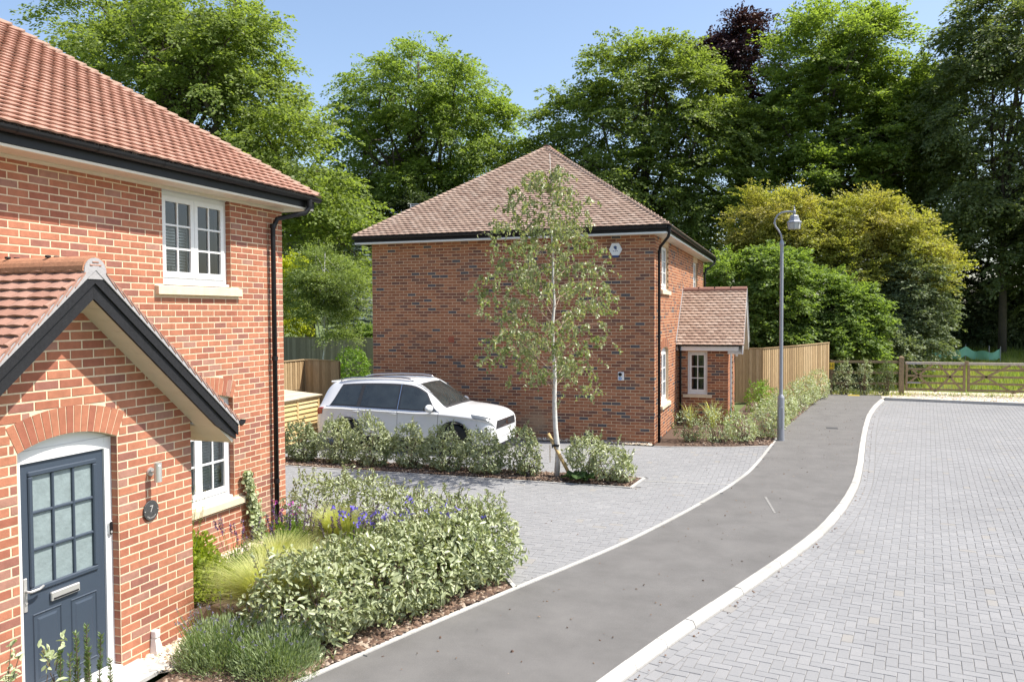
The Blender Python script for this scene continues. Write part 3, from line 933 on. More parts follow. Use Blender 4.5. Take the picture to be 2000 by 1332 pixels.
def hip_tiles(parent, A, B, mt, n, nd1, nd2, wd=.13, lift=.02):
    """bonnet hip tiles: overlapping angled caps from A (low) to B (high); nd1, nd2 down-slope directions"""
    A = Vector(A); B = Vector(B); t = (B-A)/n
    nd1 = Vector(nd1).normalized(); nd2 = Vector(nd2).normalized()
    for i in range(n):
        b = MB()
        p = A+t*i; q = A+t*(i+1.45)
        upv = Vector((0,0,1))
        def ring(c, l, k):
            return [c + nd1*wd*k + upv*(l-.0), c + nd1*wd*k*.45 + upv*(l+.028), c + upv*(l+.042), c + nd2*wd*k*.45 + upv*(l+.028), c + nd2*wd*k + upv*l]
        r0 = ring(p, lift+.022, 1.0); r1 = ring(q, lift-.012, .85); r0b = ring(p, lift+.004, 1.0)
        vs = r0+r1+r0b
        fs = [(j, j+1, 5+j+1, 5+j) for j in range(4)] + [(10+j, 10+j+1, j+1, j) for j in range(4)]
        b.add(vs, fs); b.build("hip_tile", mt, parent)

def gutter(parent, A, B, out, r_=.056, brackets=8, ends=True, name="gutter", litter=False):
    """half-round gutter from A to B (top back edge), out = outward direction"""
    A = Vector(A); B = Vector(B); o = Vector(out); up_ = Vector((0,0,1))
    t = (B-A).normalized(); L = (B-A).length
    b = MB(); n = 9
    def ring(P, rr, ext=0):
        return [P + o*(rr - rr*math.cos(math.pi*k/(n-1))) - up_*rr*math.sin(math.pi*k/(n-1)) for k in range(n)]
    R0 = ring(A, r_); R1 = ring(B, r_)
    I0 = [A+o*.004+(p-A)*.93 for p in R0]; I1 = [B+o*.004+(p-B)*.93 for p in R1]
    b.add(R0+R1+I0+I1, [(k, k+1, n+k+1, n+k) for k in range(n-1)] + [(2*n+k, 3*n+k, 3*n+k+1, 2*n+k+1) for k in range(n-1)] + [(0, n, 3*n, 2*n), (n-1, 3*n-1, 4*n-1, 2*n-1)])
    if ends:
        b.add(R0, [tuple(range(n))]); b.add(R1, [tuple(range(n))])
    g = b.build(name, K['black'], parent)
    for i in range(brackets):
        P = A + t*(L*(i+.5)/brackets)
        q = MB(); w_ = .018
        rr = r_*1.07
        for sgn in (1,):
            ra = [x - o*(rr-r_) for x in ring(P - t*w_, rr)]; rb_ = [x - o*(rr-r_) for x in ring(P + t*w_, rr)]
            q.add(ra+rb_, [(k, k+1, n+k+1, n+k) for k in range(n-1)])
        q.build("bracket", K['black'], g)
    return g

def downpipe(parent, top, wall_pt, zbot, r_=.034, joints=()):
    """swan neck from the gutter outlet to the wall, then straight down"""
    t = Vector(top); w_ = Vector(wall_pt)
    b = MB()
    b.tube([t, t-Vector((0,0,.10)), t-Vector((0,0,.14)) + (w_-t)*.1, w_ + (t-w_)*.12 + Vector((0,0,.03)), w_ - Vector((0,0,.06)), (w_.x, w_.y, zbot)], r_, 12)
    dp = b.build("downpipe", K['black'], parent, smooth=True)
    q = MB(); q.lathe([(r_*1.25, 0), (r_*1.35, -.02), (r_*1.2, -.11)], 12, (t.x, t.y, t.z+.02)); q.build("outlet", K['black'], dp)
    for z in joints:
        q = MB(); q.lathe([(r_*1.0, -.03), (r_*1.22, -.028), (r_*1.22, .028), (r_*1.0, .03)], 12, (w_.x, w_.y, z))
        q.build("clip", K['black'], dp)
    return dp
# ------------------------------------------------------------------ house in the foreground (left)
def text_mesh(s, size, depth, mt, name="lettering"):
    cu = bpy.data.curves.new("txt", 'FONT'); cu.body = s; cu.size = size; cu.extrude = depth
    cu.align_x = 'CENTER'; cu.align_y = 'CENTER'
    ob = bpy.data.objects.new("txt", cu); COL.objects.link(ob)
    bpy.context.view_layer.update()
    me = bpy.data.meshes.new_from_object(ob.evaluated_get(bpy.context.evaluated_depsgraph_get()))
    bpy.data.objects.remove(ob); bpy.data.curves.remove(cu)
    me.name = name; me.materials.clear(); me.materials.append(mt)
    return me

def gutter_brush(parent, A, B, out, n, h=.03):
    A = np.array(A, float); B = np.array(B, float); o = np.array(out, float)
    t = RNG.uniform(0, 1, n); P = A + (B-A)*t[:, None] + o*RNG.uniform(.01, .1, n)[:, None]
    tip = P + np.column_stack([RNG.normal(0, .012, n), RNG.normal(0, .012, n), RNG.uniform(.3, 1.15, n)*h])
    d = (B-A)/np.linalg.norm(B-A)*.0022
    P = P - np.array([0, 0, .02])
    V = np.stack([P-d, P+d, tip], 1).reshape(-1, 3); F = np.arange(n*3).reshape(-1, 3)
    o_ = link(bpy.data.objects.new("gutter_brush", np_mesh("gutter_brush", V, F, K['brush'])), parent)
    return tag(o_, kind="stuff")
K['brush'] = mat('gutter_bristle', (.03,.026,.024), .8, pal=[(0, (.02,.018,.018)), (.8, (.16,.12,.09))])

X1, YC1 = -6.833, 9.9
h1 = empty("brick_house", (X1, YC1, 0), "red brick house with blue front door and gabled porch in the left foreground", "house")
h1.location = (0, 0, 0)
F1 = Frame(X1, 0, math.pi/2)
WU = (7.575, 8.775)
arch1, blk1, _ = None, None, None
wall = slab(F1, 4.2, 9.895, 0, 4.56, [(WU[0], WU[1], 3.40, 4.56), (WU[0], WU[1], .70, 2.07)]).build("wall", K['mortar1'], h1)
arch1, blk1, (acz, aR) = arch(h1, F1, 8.175, .6, 1.985, .085, K['brick1'], K['mortar1'], n=16)
def blocksF1(zb, zt):
    zm = (zb+zt)/2; out = []
    if zm > 3.40: out.append((WU[0], WU[1]))
    if 3.29 < zm < 3.40: out.append((7.44, 8.925))
    if .60 < zm < .70: out.append((7.44, 8.925))
    if .70 < zm < 2.35: out += blk1(zb, zt)
    return out
brickwork(wall, F1, 4.2, 9.895, 9.9, 0, 4.545, -.038, K['brick1'], blocksF1, nobj=170)
# reveals: brick returns at the right of the openings
for z0, z1 in ((3.40, 4.54), (.70, 2.0)):
    b = MB()
    zz = -.038 + math.ceil((z0+.038)/.075)*.075 + .005
    k = 0
    while zz + BH < z1:
        d0, d1 = ((-.10, -.006) if k % 2 else (-.10, -.006))
        x0, x1_ = X1-.10, X1-.006
        b.box((x0, WU[1]-.004, zz), (x1_, WU[1]+.02, zz+BH)); b.box((x0, WU[0]+.004, zz), (x1_, WU[0]-.02, zz+BH)); zz += .075; k += 1
    b.build("reveal_bricks", K['brick1'], wall, kind="stuff")
window(h1, F1, WU[0], WU[1], 3.44, 4.50, d=-.075)
b = MB(); b.box((X1-.15, WU[0], 4.502), (X1-.06, WU[1], 4.56)); b.build("window_head", K['white'], h1)
sill(h1, F1, 7.44, 8.925, 3.295, 3.405)
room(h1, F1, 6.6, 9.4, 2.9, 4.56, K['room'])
blind(h1, F1, 7.66, 8.15, 3.50, 4.1)
b = MB(); b.lathe([(.03, 0), (.045, .01), (.035, .10), (.05, .16)], 12, (X1-.2, 7.86, 3.47)); b.build("vase", K['frost'], h1)
window(h1, F1, WU[0], WU[1], .73, 1.985, d=-.075)
# arched head infill of the lower window
n = 12; aa = math.asin(.6/aR)
poly = [(8.175+aR*math.sin(-aa+2*aa*i/n), acz+aR*math.cos(-aa+2*aa*i/n)-.002) for i in range(n+1)] + [(8.775, 1.986), (7.575, 1.986)]
b = MB(); b.prism(poly, X1-.13, X1-.075, axis='x'); b.build("arched_head", K['white'], h1)
sill(h1, F1, 7.44, 8.925, .60, .70)
room(h1, F1, 6.6, 9.4, .1, 2.3, K['room_pale'])
blind(h1, F1, 7.60, 8.75, .82, 1.97, d=-.15)
# hidden sides
b = MB(); b.box((-15.5, 9.64, 0), (X1-.005, 9.893, 4.55)); b.box((-15.5, 4.2, 0), (-15.3, 9.64, 4.55)); b.build("side_wall", K['brick1'], h1)
# eaves
b = MB(); b.box((X1-.02, 3.2, 4.535), (-6.522, 10.18, 4.552)); b.box((-15.5, 9.85, 4.5352), (X1-.021, 10.18, 4.552)); b.build("soffit", K['cream'], h1)
b = MB(); b.box((X1-.0, 3.2, 4.50), (X1+.028, 9.9, 4.534)); b.build("soffit_trim", K['cream'], h1)
b = MB(); b.bbox((-6.521, 3.2, 4.560), (-6.497, 10.2, 4.705), .003); b.box((-15.5, 10.181, 4.5285), (-6.522, 10.2, 4.7045)); b.build("fascia", K['black'], h1)
b = MB(); b.bbox((-6.5215, 3.2, 4.528), (-6.502, 10.19, 4.559), .004); b.build("soffit_lip", K['cream'], h1)
g1 = gutter(h1, (-6.497, 3.2, 4.70), (-6.497, 10.24, 4.70), (1, 0, 0), r_=.056, brackets=8)
gutter_brush(h1, (-6.50, 3.5, 4.70), (-6.50, 10.22, 4.70), (1, 0, 0), 9000, .05)
downpipe(h1, (-6.44, 9.98, 4.655), (-6.765, 9.585, 4.30), .0, joints=(4.27, 2.45, .75))
# roof
roof1 = MB(); S1 = .70; D1 = Vector((-1, 0, S1))
E0 = (-6.43, 10.24, 4.712)
roof1.add([(-6.41, 3.0, 4.70), (-6.41, 10.26, 4.70), (-6.41-4.2, 10.26-4.2, 4.70+4.2*S1), (-6.41-4.2, 3.0, 4.70+4.2*S1), (-15.2, 10.26, 4.70), (-15.2, 10.26-4.2, 4.7+4.2*S1)], [(0,1,2,3),(1,4,5,2)])
roof1 = roof1.build("roof", K['under'], h1)
def rr1(s):
    h = s/math.sqrt(1+S1*S1)
    return None if h > 3.9 else (4.3+.75*h, 10.24-h)
tiled(roof1, (-6.40, 0, 4.712), (0,1,0), D1, rr1, K['tile1'], gauge=.108, nobj=240)
nh = 34
hip_tiles(roof1, (-6.42, 10.22, 4.715), (-6.42-3.2, 10.22-3.2, 4.715+3.2*S1), K['hip1'], nh, (0,-1,0), (-1,0,0), wd=.10, lift=.014)

# ---- porch
XP, YA = -5.42, 4.96
FP = Frame(XP, 0, math.pi/2)
PS = .839
archp, blkp, (pcz, pR) = arch(h1, FP, YA, .472, 2.03, .093, K['brick1'], K['mortar1'], n=15, name="door_arch")
pb = MB()
gw = []
DO = (YA-.472, YA+.472)
ZT = lambda y: 3.21 - PS*abs(y-YA)
# porch wall slab: jambs, then gable above the door
for (y0, y1) in ((3.59, DO[0]), (DO[1], 6.325)):
    pb.prism([(y0, 0), (y1, 0), (y1, ZT(y1)), (y0, ZT(y0))], XP-.22, XP-.003, axis='x')
n = 10; ap = math.asin(.472/pR)
top = [(DO[1], ZT(DO[1])), (YA, ZT(YA)), (DO[0], ZT(DO[0]))]
low = [(YA+pR*math.sin(-ap+2*ap*i/n), pcz+pR*math.cos(-ap+2*ap*i/n)) for i in range(n+1)]
pb.prism(low + top, XP-.22, XP-.003, axis='x')
pb.box((X1, 6.10, 0), (XP-.221, 6.324, 1.98)); pb.box((X1, 3.59, 0), (XP-.221, 3.8, 1.98))
pwall = pb.build("porch_wall", K['mortar1'], h1)
def blocksP(zb, zt):
    zm = (zb+zt)/2
    return blkp(zb, zt) if zm < 2.36 else []
def limP(z):
    w_ = (3.205 - z)/PS
    return YA-w_, YA+w_
brickwork(pwall, FP, 3.59, 6.331, 6.331, 0.0, 3.13, .006, K['brick1'], blocksP, limP, nobj=110)
b = MB()                                   # brick returns of the door recess
zz = .011
while zz < 2.0:
    b.box((XP-.075, DO[1]-.003, zz), (XP-.006, DO[1]+.02, zz+BH)); b.box((XP-.075, DO[0]+.003, zz), (XP-.006, DO[0]-.02, zz+BH)); zz += .075
b.build("reveal_bricks", K['brick1'], pwall, kind="stuff")
# porch roof
RZ = 3.455
proof = MB()
XR0, XR1 = X1+.002, -5.13
ez = RZ - PS*1.70
proof.add([(XR0, YA-1.70, ez-.012), (XR1, YA-1.70, ez-.012), (XR1, YA, RZ-.012), (XR0, YA, RZ-.012), (XR0, YA+1.70, ez-.012), (XR1, YA+1.70, ez-.012)], [(0,1,2,3),(3,2,5,4)])
proof = proof.build("porch_roof", K['under'], h1)
rng_ = lambda s: None if s > 1.70*math.sqrt(1+PS*PS)-.02 else (0, XR1-XR0)
tiled(proof, (XR0, YA-1.72, RZ-PS*1.72), (1,0,0), (0,1,PS), rng_, K['tile1'], gauge=.106, nobj=60)
tiled(proof, (XR1, YA+1.72, RZ-PS*1.72), (-1,0,0), (0,-1,PS), rng_, K['tile1'], gauge=.106, nobj=0)
for i in range(4):                         # ridge tiles
    x0 = XR1 - .005 - i*.425; x1_ = max(x0-.42, XR0)
    b = MB(); prof = [(YA+.118*math.cos(math.pi*k/10), RZ-.055+.118*math.sin(math.pi*k/10)) for k in range(11)] + [(YA+.103*math.cos(math.pi*k/10), RZ-.055+.103*math.sin(math.pi*k/10)) for k in range(10, -1, -1)]
    b.prism(prof, x1_, x0, axis='x'); b.build("ridge_tile", K['ridge1'], proof, smooth=False)
    for sy in (.03, -.05):
        b = MB(); b.bbox((x1_-.012, YA+sy-.02, RZ+.055), (x1_+.016, YA+sy+.02, RZ+.074), .004); b.build("ridge_clip", K['black'], proof)
b = MB(); b.prism([(YA+.106*math.cos(math.pi*k/12), RZ-.06+.106*math.sin(math.pi*k/12)) for k in range(13)] + [(YA-.1, RZ-.12), (YA+.1, RZ-.12)], XR1-.03, XR1+.004, axis='x'); b.build("ridge_end_mortar", K['verge'], proof)
for k_, zz in ((.03, RZ+.012), (.055, RZ-.012)):
    b = MB(); b.bbox((XR1-.02, YA-k_, zz-.006), (XR1+.009, YA+k_, zz+.006), .002); b.build("tile_slip", K['tile1'], proof)
for sg in (1, -1):                         # verge mortar and barge boards
    P = lambda dy, z: (YA+sg*dy, z)
    b = MB(); b.prism([P(0, 3.405), P(1.70, 3.405-PS*1.70), P(1.72, RZ-PS*1.72+.004), P(0, RZ+.004)], -5.20, -5.122, axis='x'); b.build("verge", K['verge'], proof)
    b = MB(); b.prism([P(0.0005, 3.183), P(1.40, 3.183-PS*1.40), P(1.685, 1.84), P(1.685, 3.40-PS*1.685), P(.0005, 3.40)], -5.172, -5.150, axis='x'); bb_ = b.build("barge_board", K['barge'], h1)
    b = MB(); b.prism([P(0.0005, 3.305), P(1.70, 3.305-PS*1.70), P(1.70, 3.403-PS*1.70), P(.0005, 3.403)], -5.1499, -5.132, axis='x'); b.build("barge_moulding", K['barge'], bb_)
    nb = 15
    back = MB(); back.prism([P(0, 3.215), P(1.67, 3.215-PS*1.67), P(1.67, 3.235-PS*1.67), P(0, 3.235)], XP-.0, -5.173, axis='x'); sfo = back.build("soffit", K['cream'], h1)
    for i in range(nb):
        d0, d1 = 1.66*i/nb+.0015, 1.66*(i+1)/nb-.0015
        b = MB(); b.prism([P(d0, 3.198-PS*d0), P(d1, 3.198-PS*d1), P(d1, 3.2145-PS*d1), P(d0, 3.2145-PS*d0)], (X1+.01 if d0 > 1.33 else XP-.004), -5.174, axis='x'); b.build("plank", K['cream'], sfo)
gutter(h1, (-6.80, 6.655, 2.02), (-5.115, 6.655, 2.02), (0, 1, 0), r_=.05, brackets=2, name="porch_gutter")
# tile-edge slips along the verge
for sg in (1, -1):
    for i in range(20):
        d = .10 + i*.0815
        if d > 1.68: break
        b = MB(); b.prism([(YA+sg*d, RZ-PS*d+.004), (YA+sg*(d+.10), RZ-PS*(d+.10)-.028), (YA+sg*(d+.10), RZ-PS*(d+.10)-.016), (YA+sg*d, RZ-PS*d+.016)], -5.15, -5.117, axis='x'); b.build("tile_edge", K['tile1'], proof)

# ---- front door
door = MB()
def fb(b, y0, y1, z0, z1, d0, d1): return b.box((XP+d0, y0, z0), (XP+d1, y1, z1))
fb(door, DO[0]+.001, DO[0]+.075, .02, 2.03, -.135, -.07); fb(door, DO[1]-.075, DO[1]-.001, .02, 2.03, -.135, -.07)
fb(door, DO[0]+.076, DO[1]-.076, 1.935, 2.03, -.134, -.0705); fb(door, DO[0]+.01, DO[1]-.01, .045, .07, -.14, .02)
dr = door.build("door_frame", K['white'], h1)
poly = [(YA+(pR-.002)*math.sin(-ap+2*ap*i/n), pcz+(pR-.002)*math.cos(-ap+2*ap*i/n)) for i in range(n+1)] + [(DO[1]-.002, 2.031), (DO[0]+.002, 2.031)]
b = MB(); b.prism(poly, XP-.13, XP-.082, axis='x'); b.build("arched_head", K['white'], dr)
y0, y1 = DO[0]+.078, DO[1]-.078
GL = (y0+.105, y1-.105, .965, 1.83)
leaf = MB()
fb(leaf, y0, GL[0], .075, 1.932, -.128, -.088); fb(leaf, GL[1], y1, .075, 1.932, -.128, -.088)
fb(leaf, GL[0], GL[1], GL[3], 1.932, -.128, -.0882); fb(leaf, GL[0], GL[1], .075, GL[2], -.128, -.0882)
dl = leaf.build("door", K['door'], h1)
b = MB()                                   # glazing bead
for (a, c, e, f_) in ((GL[0]-.035, GL[1]+.035, GL[3]-.005, GL[3]+.035), (GL[0]-.035, GL[1]+.035, GL[2]-.035, GL[2]+.005), (GL[0]-.035, GL[0]+.005, GL[2]+.006, GL[3]-.006), (GL[1]-.005, GL[1]+.035, GL[2]+.006, GL[3]-.006)):
    b.bbox((XP-.1, a, e), (XP-.072, c, f_), .008)
b.build("glazing_bead", K['door'], dl)
for i in (1, 2):
    yy = GL[0]+(GL[1]-GL[0])*i/3; zz = GL[2]+(GL[3]-GL[2])*i/3
    b = MB(); b.bbox((XP-.108, yy-.012, GL[2]), (XP-.081, yy+.012, GL[3]), .006); b.build("glazing_bar", K['door'], dl)
    b = MB(); b.bbox((XP-.107, GL[0], zz-.012), (XP-.082, GL[1], zz+.012), .006); b.build("glazing_bar", K['door'], dl)
for i in range(3):
    for j in range(3):
        ya, yb = GL[0]+(GL[1]-GL[0])*i/3, GL[0]+(GL[1]-GL[0])*(i+1)/3; za, zb_ = GL[2]+(GL[3]-GL[2])*j/3, GL[2]+(GL[3]-GL[2])*(j+1)/3
        b = MB(); b.box((XP-.112, ya, za), (XP-.1, yb, zb_)); b.build("pane", K['frost'], dl)
for (ya, yb) in ((y0+.09, YA-.045), (YA+.045, y1-.09)):
    za, zb_ = .20, .76
    b = MB(); c1, c2 = .018, .05
    X_ = XP-.088
    def rect(d, k): return [(X_+d, ya+k, za+k), (X_+d, yb-k, za+k), (X_+d, yb-k, zb_-k), (X_+d, ya+k, zb_-k)]
    rings = [rect(.0005, 0), rect(.008, .006), rect(-.006, .018), rect(-.006, .022), rect(.006, .055)]
    vs = [p for r_ in rings for p in r_]
    fs = [(16,17,18,19)] + [(L*4+i, L*4+(i+1)%4, L*4+4+(i+1)%4, L*4+4+i) for L in range(4) for i in range(4)]
    b.add(vs, fs); b.build("raised_panel", K['door'], dl)
b = MB(); b.bbox((XP-.088, YA-.15, .815), (XP-.062, YA+.12, .885), .006); lbx = b.build("letterbox", K['steel'], dl)
b = MB(); b.bbox((XP-.063, YA-.135, .825), (XP-.058, YA+.105, .838), .002); b.build("flap_groove", K['black'], lbx)
b = MB(); b.bbox((XP-.089, y0+.012, .80), (XP-.078, y0+.045, 1.06), .008); hp = b.build("door_handle", K['steel'], dl)
b = MB(); b.tube([(XP-.08, y0+.03, .96), (XP-.035, y0+.03, .96), (XP-.028, y0+.05, .962), (XP-.03, y0+.11, .962), (XP-.036, y0+.15, .975)], [.010,.010,.011,.010,.008], 10); b.build("lever", K['steel'], hp, smooth=True)
b = MB(); b.tube([(XP-.082, y0+.028, .87), (XP-.07, y0+.028, .87)], .011, 10); b.build("lock_cylinder", K['steel'], hp)

# ---- things mounted on the porch wall
o = empty("wall_lamp", (XP, 5.795, 1.66), "stainless steel cylinder wall lamp beside the blue front door", "lamp")
b = MB(); b.lathe([(.038, -.001), (.040, .004), (.038, .016)], 20, axis='x'); b.build("back_plate", K['steel'], o, smooth=False)
b = MB(); b.tube([(.012,0,0),(.06,0,0)], .012, 10); b.build("arm", K['steel'], o)
b = MB(); b.lathe([(.026,-.085),(.033,-.085),(.033,.062),(.0315,.064),(.033,.066),(.033,.085),(.028,.086),(.028,.07)], 24, (.09,0,0)); b.build("body", K['steel'], o, smooth=False)
b = MB(); b.lathe([(.001,.0),(.027,.001)], 20, (.09,0,.072)); b.build("lens", K['frost'], o)
o = empty("house_number", (XP+.004, 5.788, 1.315), "round dark slate house number plaque reading 7", "plaque")
b = MB(); b.lathe([(.088,0),(.090,.003),(.090,.010),(.087,.013)], 32, axis='x'); b.build("plate", K['slate'], o)
K['engrave'] = mat('pale_engraving', (.40,.38,.36), .8)
me = text_mesh("7", .085, .0012, K['engrave'])
t_ = inst("numeral", me, o, (.0136, .0, .012), (math.pi/2, 0, math.pi/2))
b = MB()
for k in range(9):
    a = -math.pi/2 + (k-4)*.19
    c_ = (math.cos(a)*.066, math.sin(a)*.066)
    b.prism([(c_[0]-.0035, c_[1]-.006), (c_[0]+.0035 - .004*(k % 2), c_[1]-.006), (c_[0]+.003, c_[1]+.006), (c_[0]-.002*(k % 3), c_[1]+.006)], .0131, .0138, axis='x')
b.build("engraved_lettering", K['engrave'], o)
for s in (-1, 1):
    b = MB(); b.lathe([(.006,.012),(.005,.017)], 10, (0, s*.076, .0), axis='x'); b.build("screw", K['steel'], o)
o = empty("doorbell", (XP-.07, DO[1]-.036, 1.25), "small white and black video doorbell on the door frame", "doorbell")
b = MB(); b.prism([(.021*math.cos(a)+0, .062*math.copysign(1, math.sin(a)) - .021*math.copysign(1, math.sin(a)) + .021*math.sin(a)) for a in [2*math.pi*(k+.5)/24 for k in range(24)]], 0, .018, axis='x', ch=.004); b.build("body", K['white'], o)
b = MB(); b.prism([(.017*math.cos(a)+0, .056*math.copysign(1, math.sin(a)) - .017*math.copysign(1, math.sin(a)) + .017*math.sin(a)) for a in [2*math.pi*(k+.5)/24 for k in range(24)]], .018, .023, axis='x', ch=.003); b.build("face", K['black'], o)
b = MB(); b.lathe([(.011,.023),(.011,.026),(.008,.0265)], 16, (0,0,-.033), axis='x'); b.build("button", K['steel'], o)
o = empty("vent_cover", (XP, 5.79, 0), "white plastic pipe cover low on the porch wall by the lavender", "pipe cover")
b = MB(); b.bbox((.002,-.028,.17),(.062,.028,.235),.006); b.build("top_box", K['white'], o)
b = MB(); b.add([(.004,-.024,.168),(.05,-.024,.168),(.05,.024,.168),(.004,.024,.168),(.004,-.042,.03),(.085,-.042,.03),(.085,.042,.03),(.004,.042,.03),(.004,-.04,.0),(.08,-.04,.0),(.08,.04,.0),(.004,.04,.0)],
   [(0,1,2,3),(0,4,5,1),(1,5,6,2),(2,6,7,3),(3,7,4,0),(4,8,9,5),(5,9,10,6),(6,10,11,7),(7,11,8,4)]); b.build("boot", K['white'], o)
# ------------------------------------------------------------------ second house
X2, Y2 = -3.013, 18.89
X2L = X2 - 32.5*.225
Y2B = 29.8
h2 = empty("brick_house", (0, 0, 0), "brown brick house with hipped tile roof behind the white car", "house")
FS = Frame(0, Y2, 0.)            # side wall facing the camera
FE = Frame(X2, 0, math.pi/2)     # front wall facing the path
RZ2 = 1.696 + 3.05 - .0375 - 63*.075     # first course line
sw = slab(FS, X2L, X2-.005, 0, 4.86, []).build("wall", K['mortar2'], h2)
brickwork(sw, FS, X2L+.004, X2-.004, X2, 0, 4.85, RZ2, K['brick2'], None, nobj=220, parity=1)
# front wall with openings
W1 = (19.93, 21.13, 3.62, 4.70); W2 = (26.65, 27.85, 3.62, 4.70); W3 = (19.93, 21.13, .80, 2.12)
PO = (23.35, 24.75)
ew = slab(FE, Y2+.02, Y2B, 0, 4.86, [W1, W2, (W3[0], W3[1], W3[2], 2.2)]).build("front_wall", K['mortar2'], h2)
ar2, blk2, (cz2, R2_) = arch(h2, FE, (W3[0]+W3[1])/2, .6, 2.12, .085, K['brick2'], K['mortar2'], n=16)
def blocksE(zb, zt):
    zm = (zb+zt)/2; out = []
    for W in (W1, W2):
        if zm > W[2]: out.append((W[0], W[1]))
        if W[2]-.11 < zm < W[2]: out.append((W[0]-.13, W[1]+.13))
    if W3[2]-.10 < zm < W3[2]: out.append((W3[0]-.13, W3[1]+.13))
    if W3[2] < zm < 2.46: out += blk2(zb, zt)
    return out
brickwork(ew, FE, Y2, Y2B, Y2, 0, 4.85, RZ2, K['brick1b'] if 'brick1b' in K else K['brick2'], blocksE, nobj=40)
for W in (W1, W2):
    window(h2, FE, W[0], W[1], W[2]+.03, W[3]+.04, d=-.075)
    sill(h2, FE, W[0]-.13, W[1]+.13, W[2]-.11, W[2])
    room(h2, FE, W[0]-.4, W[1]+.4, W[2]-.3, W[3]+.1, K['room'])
window(h2, FE, W3[0], W3[1], W3[2]+.03, W3[3], d=-.075)
n = 12; aa = math.asin(.6/R2_); uc = (W3[0]+W3[1])/2
poly = [(uc+R2_*math.sin(-aa+2*aa*i/n), cz2+R2_*math.cos(-aa+2*aa*i/n)-.002) for i in range(n+1)] + [(W3[1], 2.121), (W3[0], 2.121)]
b = MB(); b.prism(poly, X2-.13, X2-.075, axis='x'); b.build("arched_head", K['white'], h2)
sill(h2, FE, W3[0]-.13, W3[1]+.13, W3[2]-.10, W3[2])
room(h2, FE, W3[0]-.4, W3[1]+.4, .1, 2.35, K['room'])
b = MB(); b.box((X2L, Y2+.26, 0), (X2L+.2, Y2B-.2, 4.86)); b.box((X2L, Y2B-.199, 0), (X2-.25, Y2B, 4.86)); b.build("side_wall", K['brick2'], h2)
# eaves
OV = .30
xl, xr, yf, yb = X2L-OV, X2+OV, Y2-OV, Y2B+OV
b = MB(); zs = 4.855
b.box((xl, yf, zs), (xr, Y2+.02, zs+.016)); b.box((X2-.02, Y2+.021, zs+.0005), (xr, yb, zs+.0165)); b.build("soffit", K['cream'], h2)
b = MB()
for i in range(26):
    y = Y2 + .02 + i*.4
    b.box((X2+.005, y, zs-.003), (xr-.01, y+.006, zs))
b.build("soffit_joints", K['verge'], h2)
b = MB(); b.box((xl-.022, yf-.022, zs+.030), (xr+.022, yf-.001, zs+.155)); b.box((xr+.001, yf, zs+.0305), (xr+.0225, yb, zs+.1545)); b.box((xl-.0225, yf, zs-.0085), (xl-.001, yb, zs+.1545)); b.build("fascia", K['black'], h2)
b = MB(); b.box((xl-.02, yf-.019, zs-.012), (xr+.019, yf-.0012, zs+.0295)); b.box((xr+.0012, yf, zs-.0125), (xr+.0192, yb, zs+.0298)); b.build("soffit_lip", K['white'], h2)
gutter(h2, (xr+.03, yf-.024, zs+.15), (xl-.03, yf-.024, zs+.15), (0,-1,0), brackets=9)
gutter(h2, (xr+.024, yf-.03, zs+.15), (xr+.024, yb, zs+.15), (1,0,0), brackets=12)
gutter_brush(h2, (xr, yf-.03, zs+.145), (xl, yf-.03, zs+.145), (0,-1,0), 4200, .05)
gutter_brush(h2, (xr+.03, yf, zs+.145), (xr+.03, yb, zs+.145), (1,0,0), 2200, .04)
downpipe(h2, (xr+.075, yf+.02, zs+.10), (X2+.06, Y2+.29, 4.50), .0, joints=(4.47, 2.5, .62))
downpipe(h2, (xr+.075, yb-.1, zs+.10), (X2+.06, Y2B-.12, 4.50), .0, joints=(4.47, 2.5))
# hipped roof
S2 = .683; zE = zs+.175; ex_ = .075
xl2, xr2, yf2, yb2 = xl-ex_, xr+ex_, yf-ex_, yb+ex_
HW = (xr2-xl2)/2; xm = (xl2+xr2)/2; zR = zE+HW*S2
rf = MB()
q_ = [(xl2, yf2, zE-.012), (xr2, yf2, zE-.012), (xr2, yb2, zE-.012), (xl2, yb2, zE-.012), (xm, yf2+HW, zR-.012), (xm, yb2-HW, zR-.012)]
rf.add(q_, [(0,1,4),(1,2,5,4),(2,3,5),(3,0,4,5)])
rf = rf.build("roof", K['under'], h2)
k2 = math.sqrt(1+S2*S2)
def rrS(s):
    h = s/k2
    return None if h > HW-.06 else (xl2+h, xr2-h)
tiled(rf, (0, yf2, zE), (1,0,0), (0,1,S2), rrS, K['tile2'], gauge=.112, nobj=240)
def rrE(s):
    h = s/k2
    return None if h > HW-.03 else (yf2+h, yb2-h)
tiled(rf, (xr2, 0, zE), (0,1,0), (-1,0,S2), rrE, K['tile2'], gauge=.112)
hip_tiles(rf, (xr2-.02, yf2+.02, zE), (xm, yf2+HW, zR), K['tile2'], 44, (-1,0,0), (0,1,0), wd=.13, lift=.012)
hip_tiles(rf, (xl2+.02, yf2+.02, zE), (xm, yf2+HW, zR), K['tile2'], 44, (1,0,0), (0,1,0), wd=.11, lift=.012)
b = MB(); b.prism([(xm+.14*math.cos(math.pi*k/10), zR-.07+.14*math.sin(math.pi*k/10)) for k in range(11)], yf2+HW-.06, yb2-HW, axis='y'); b.build("ridge", K['ridge2'], rf)
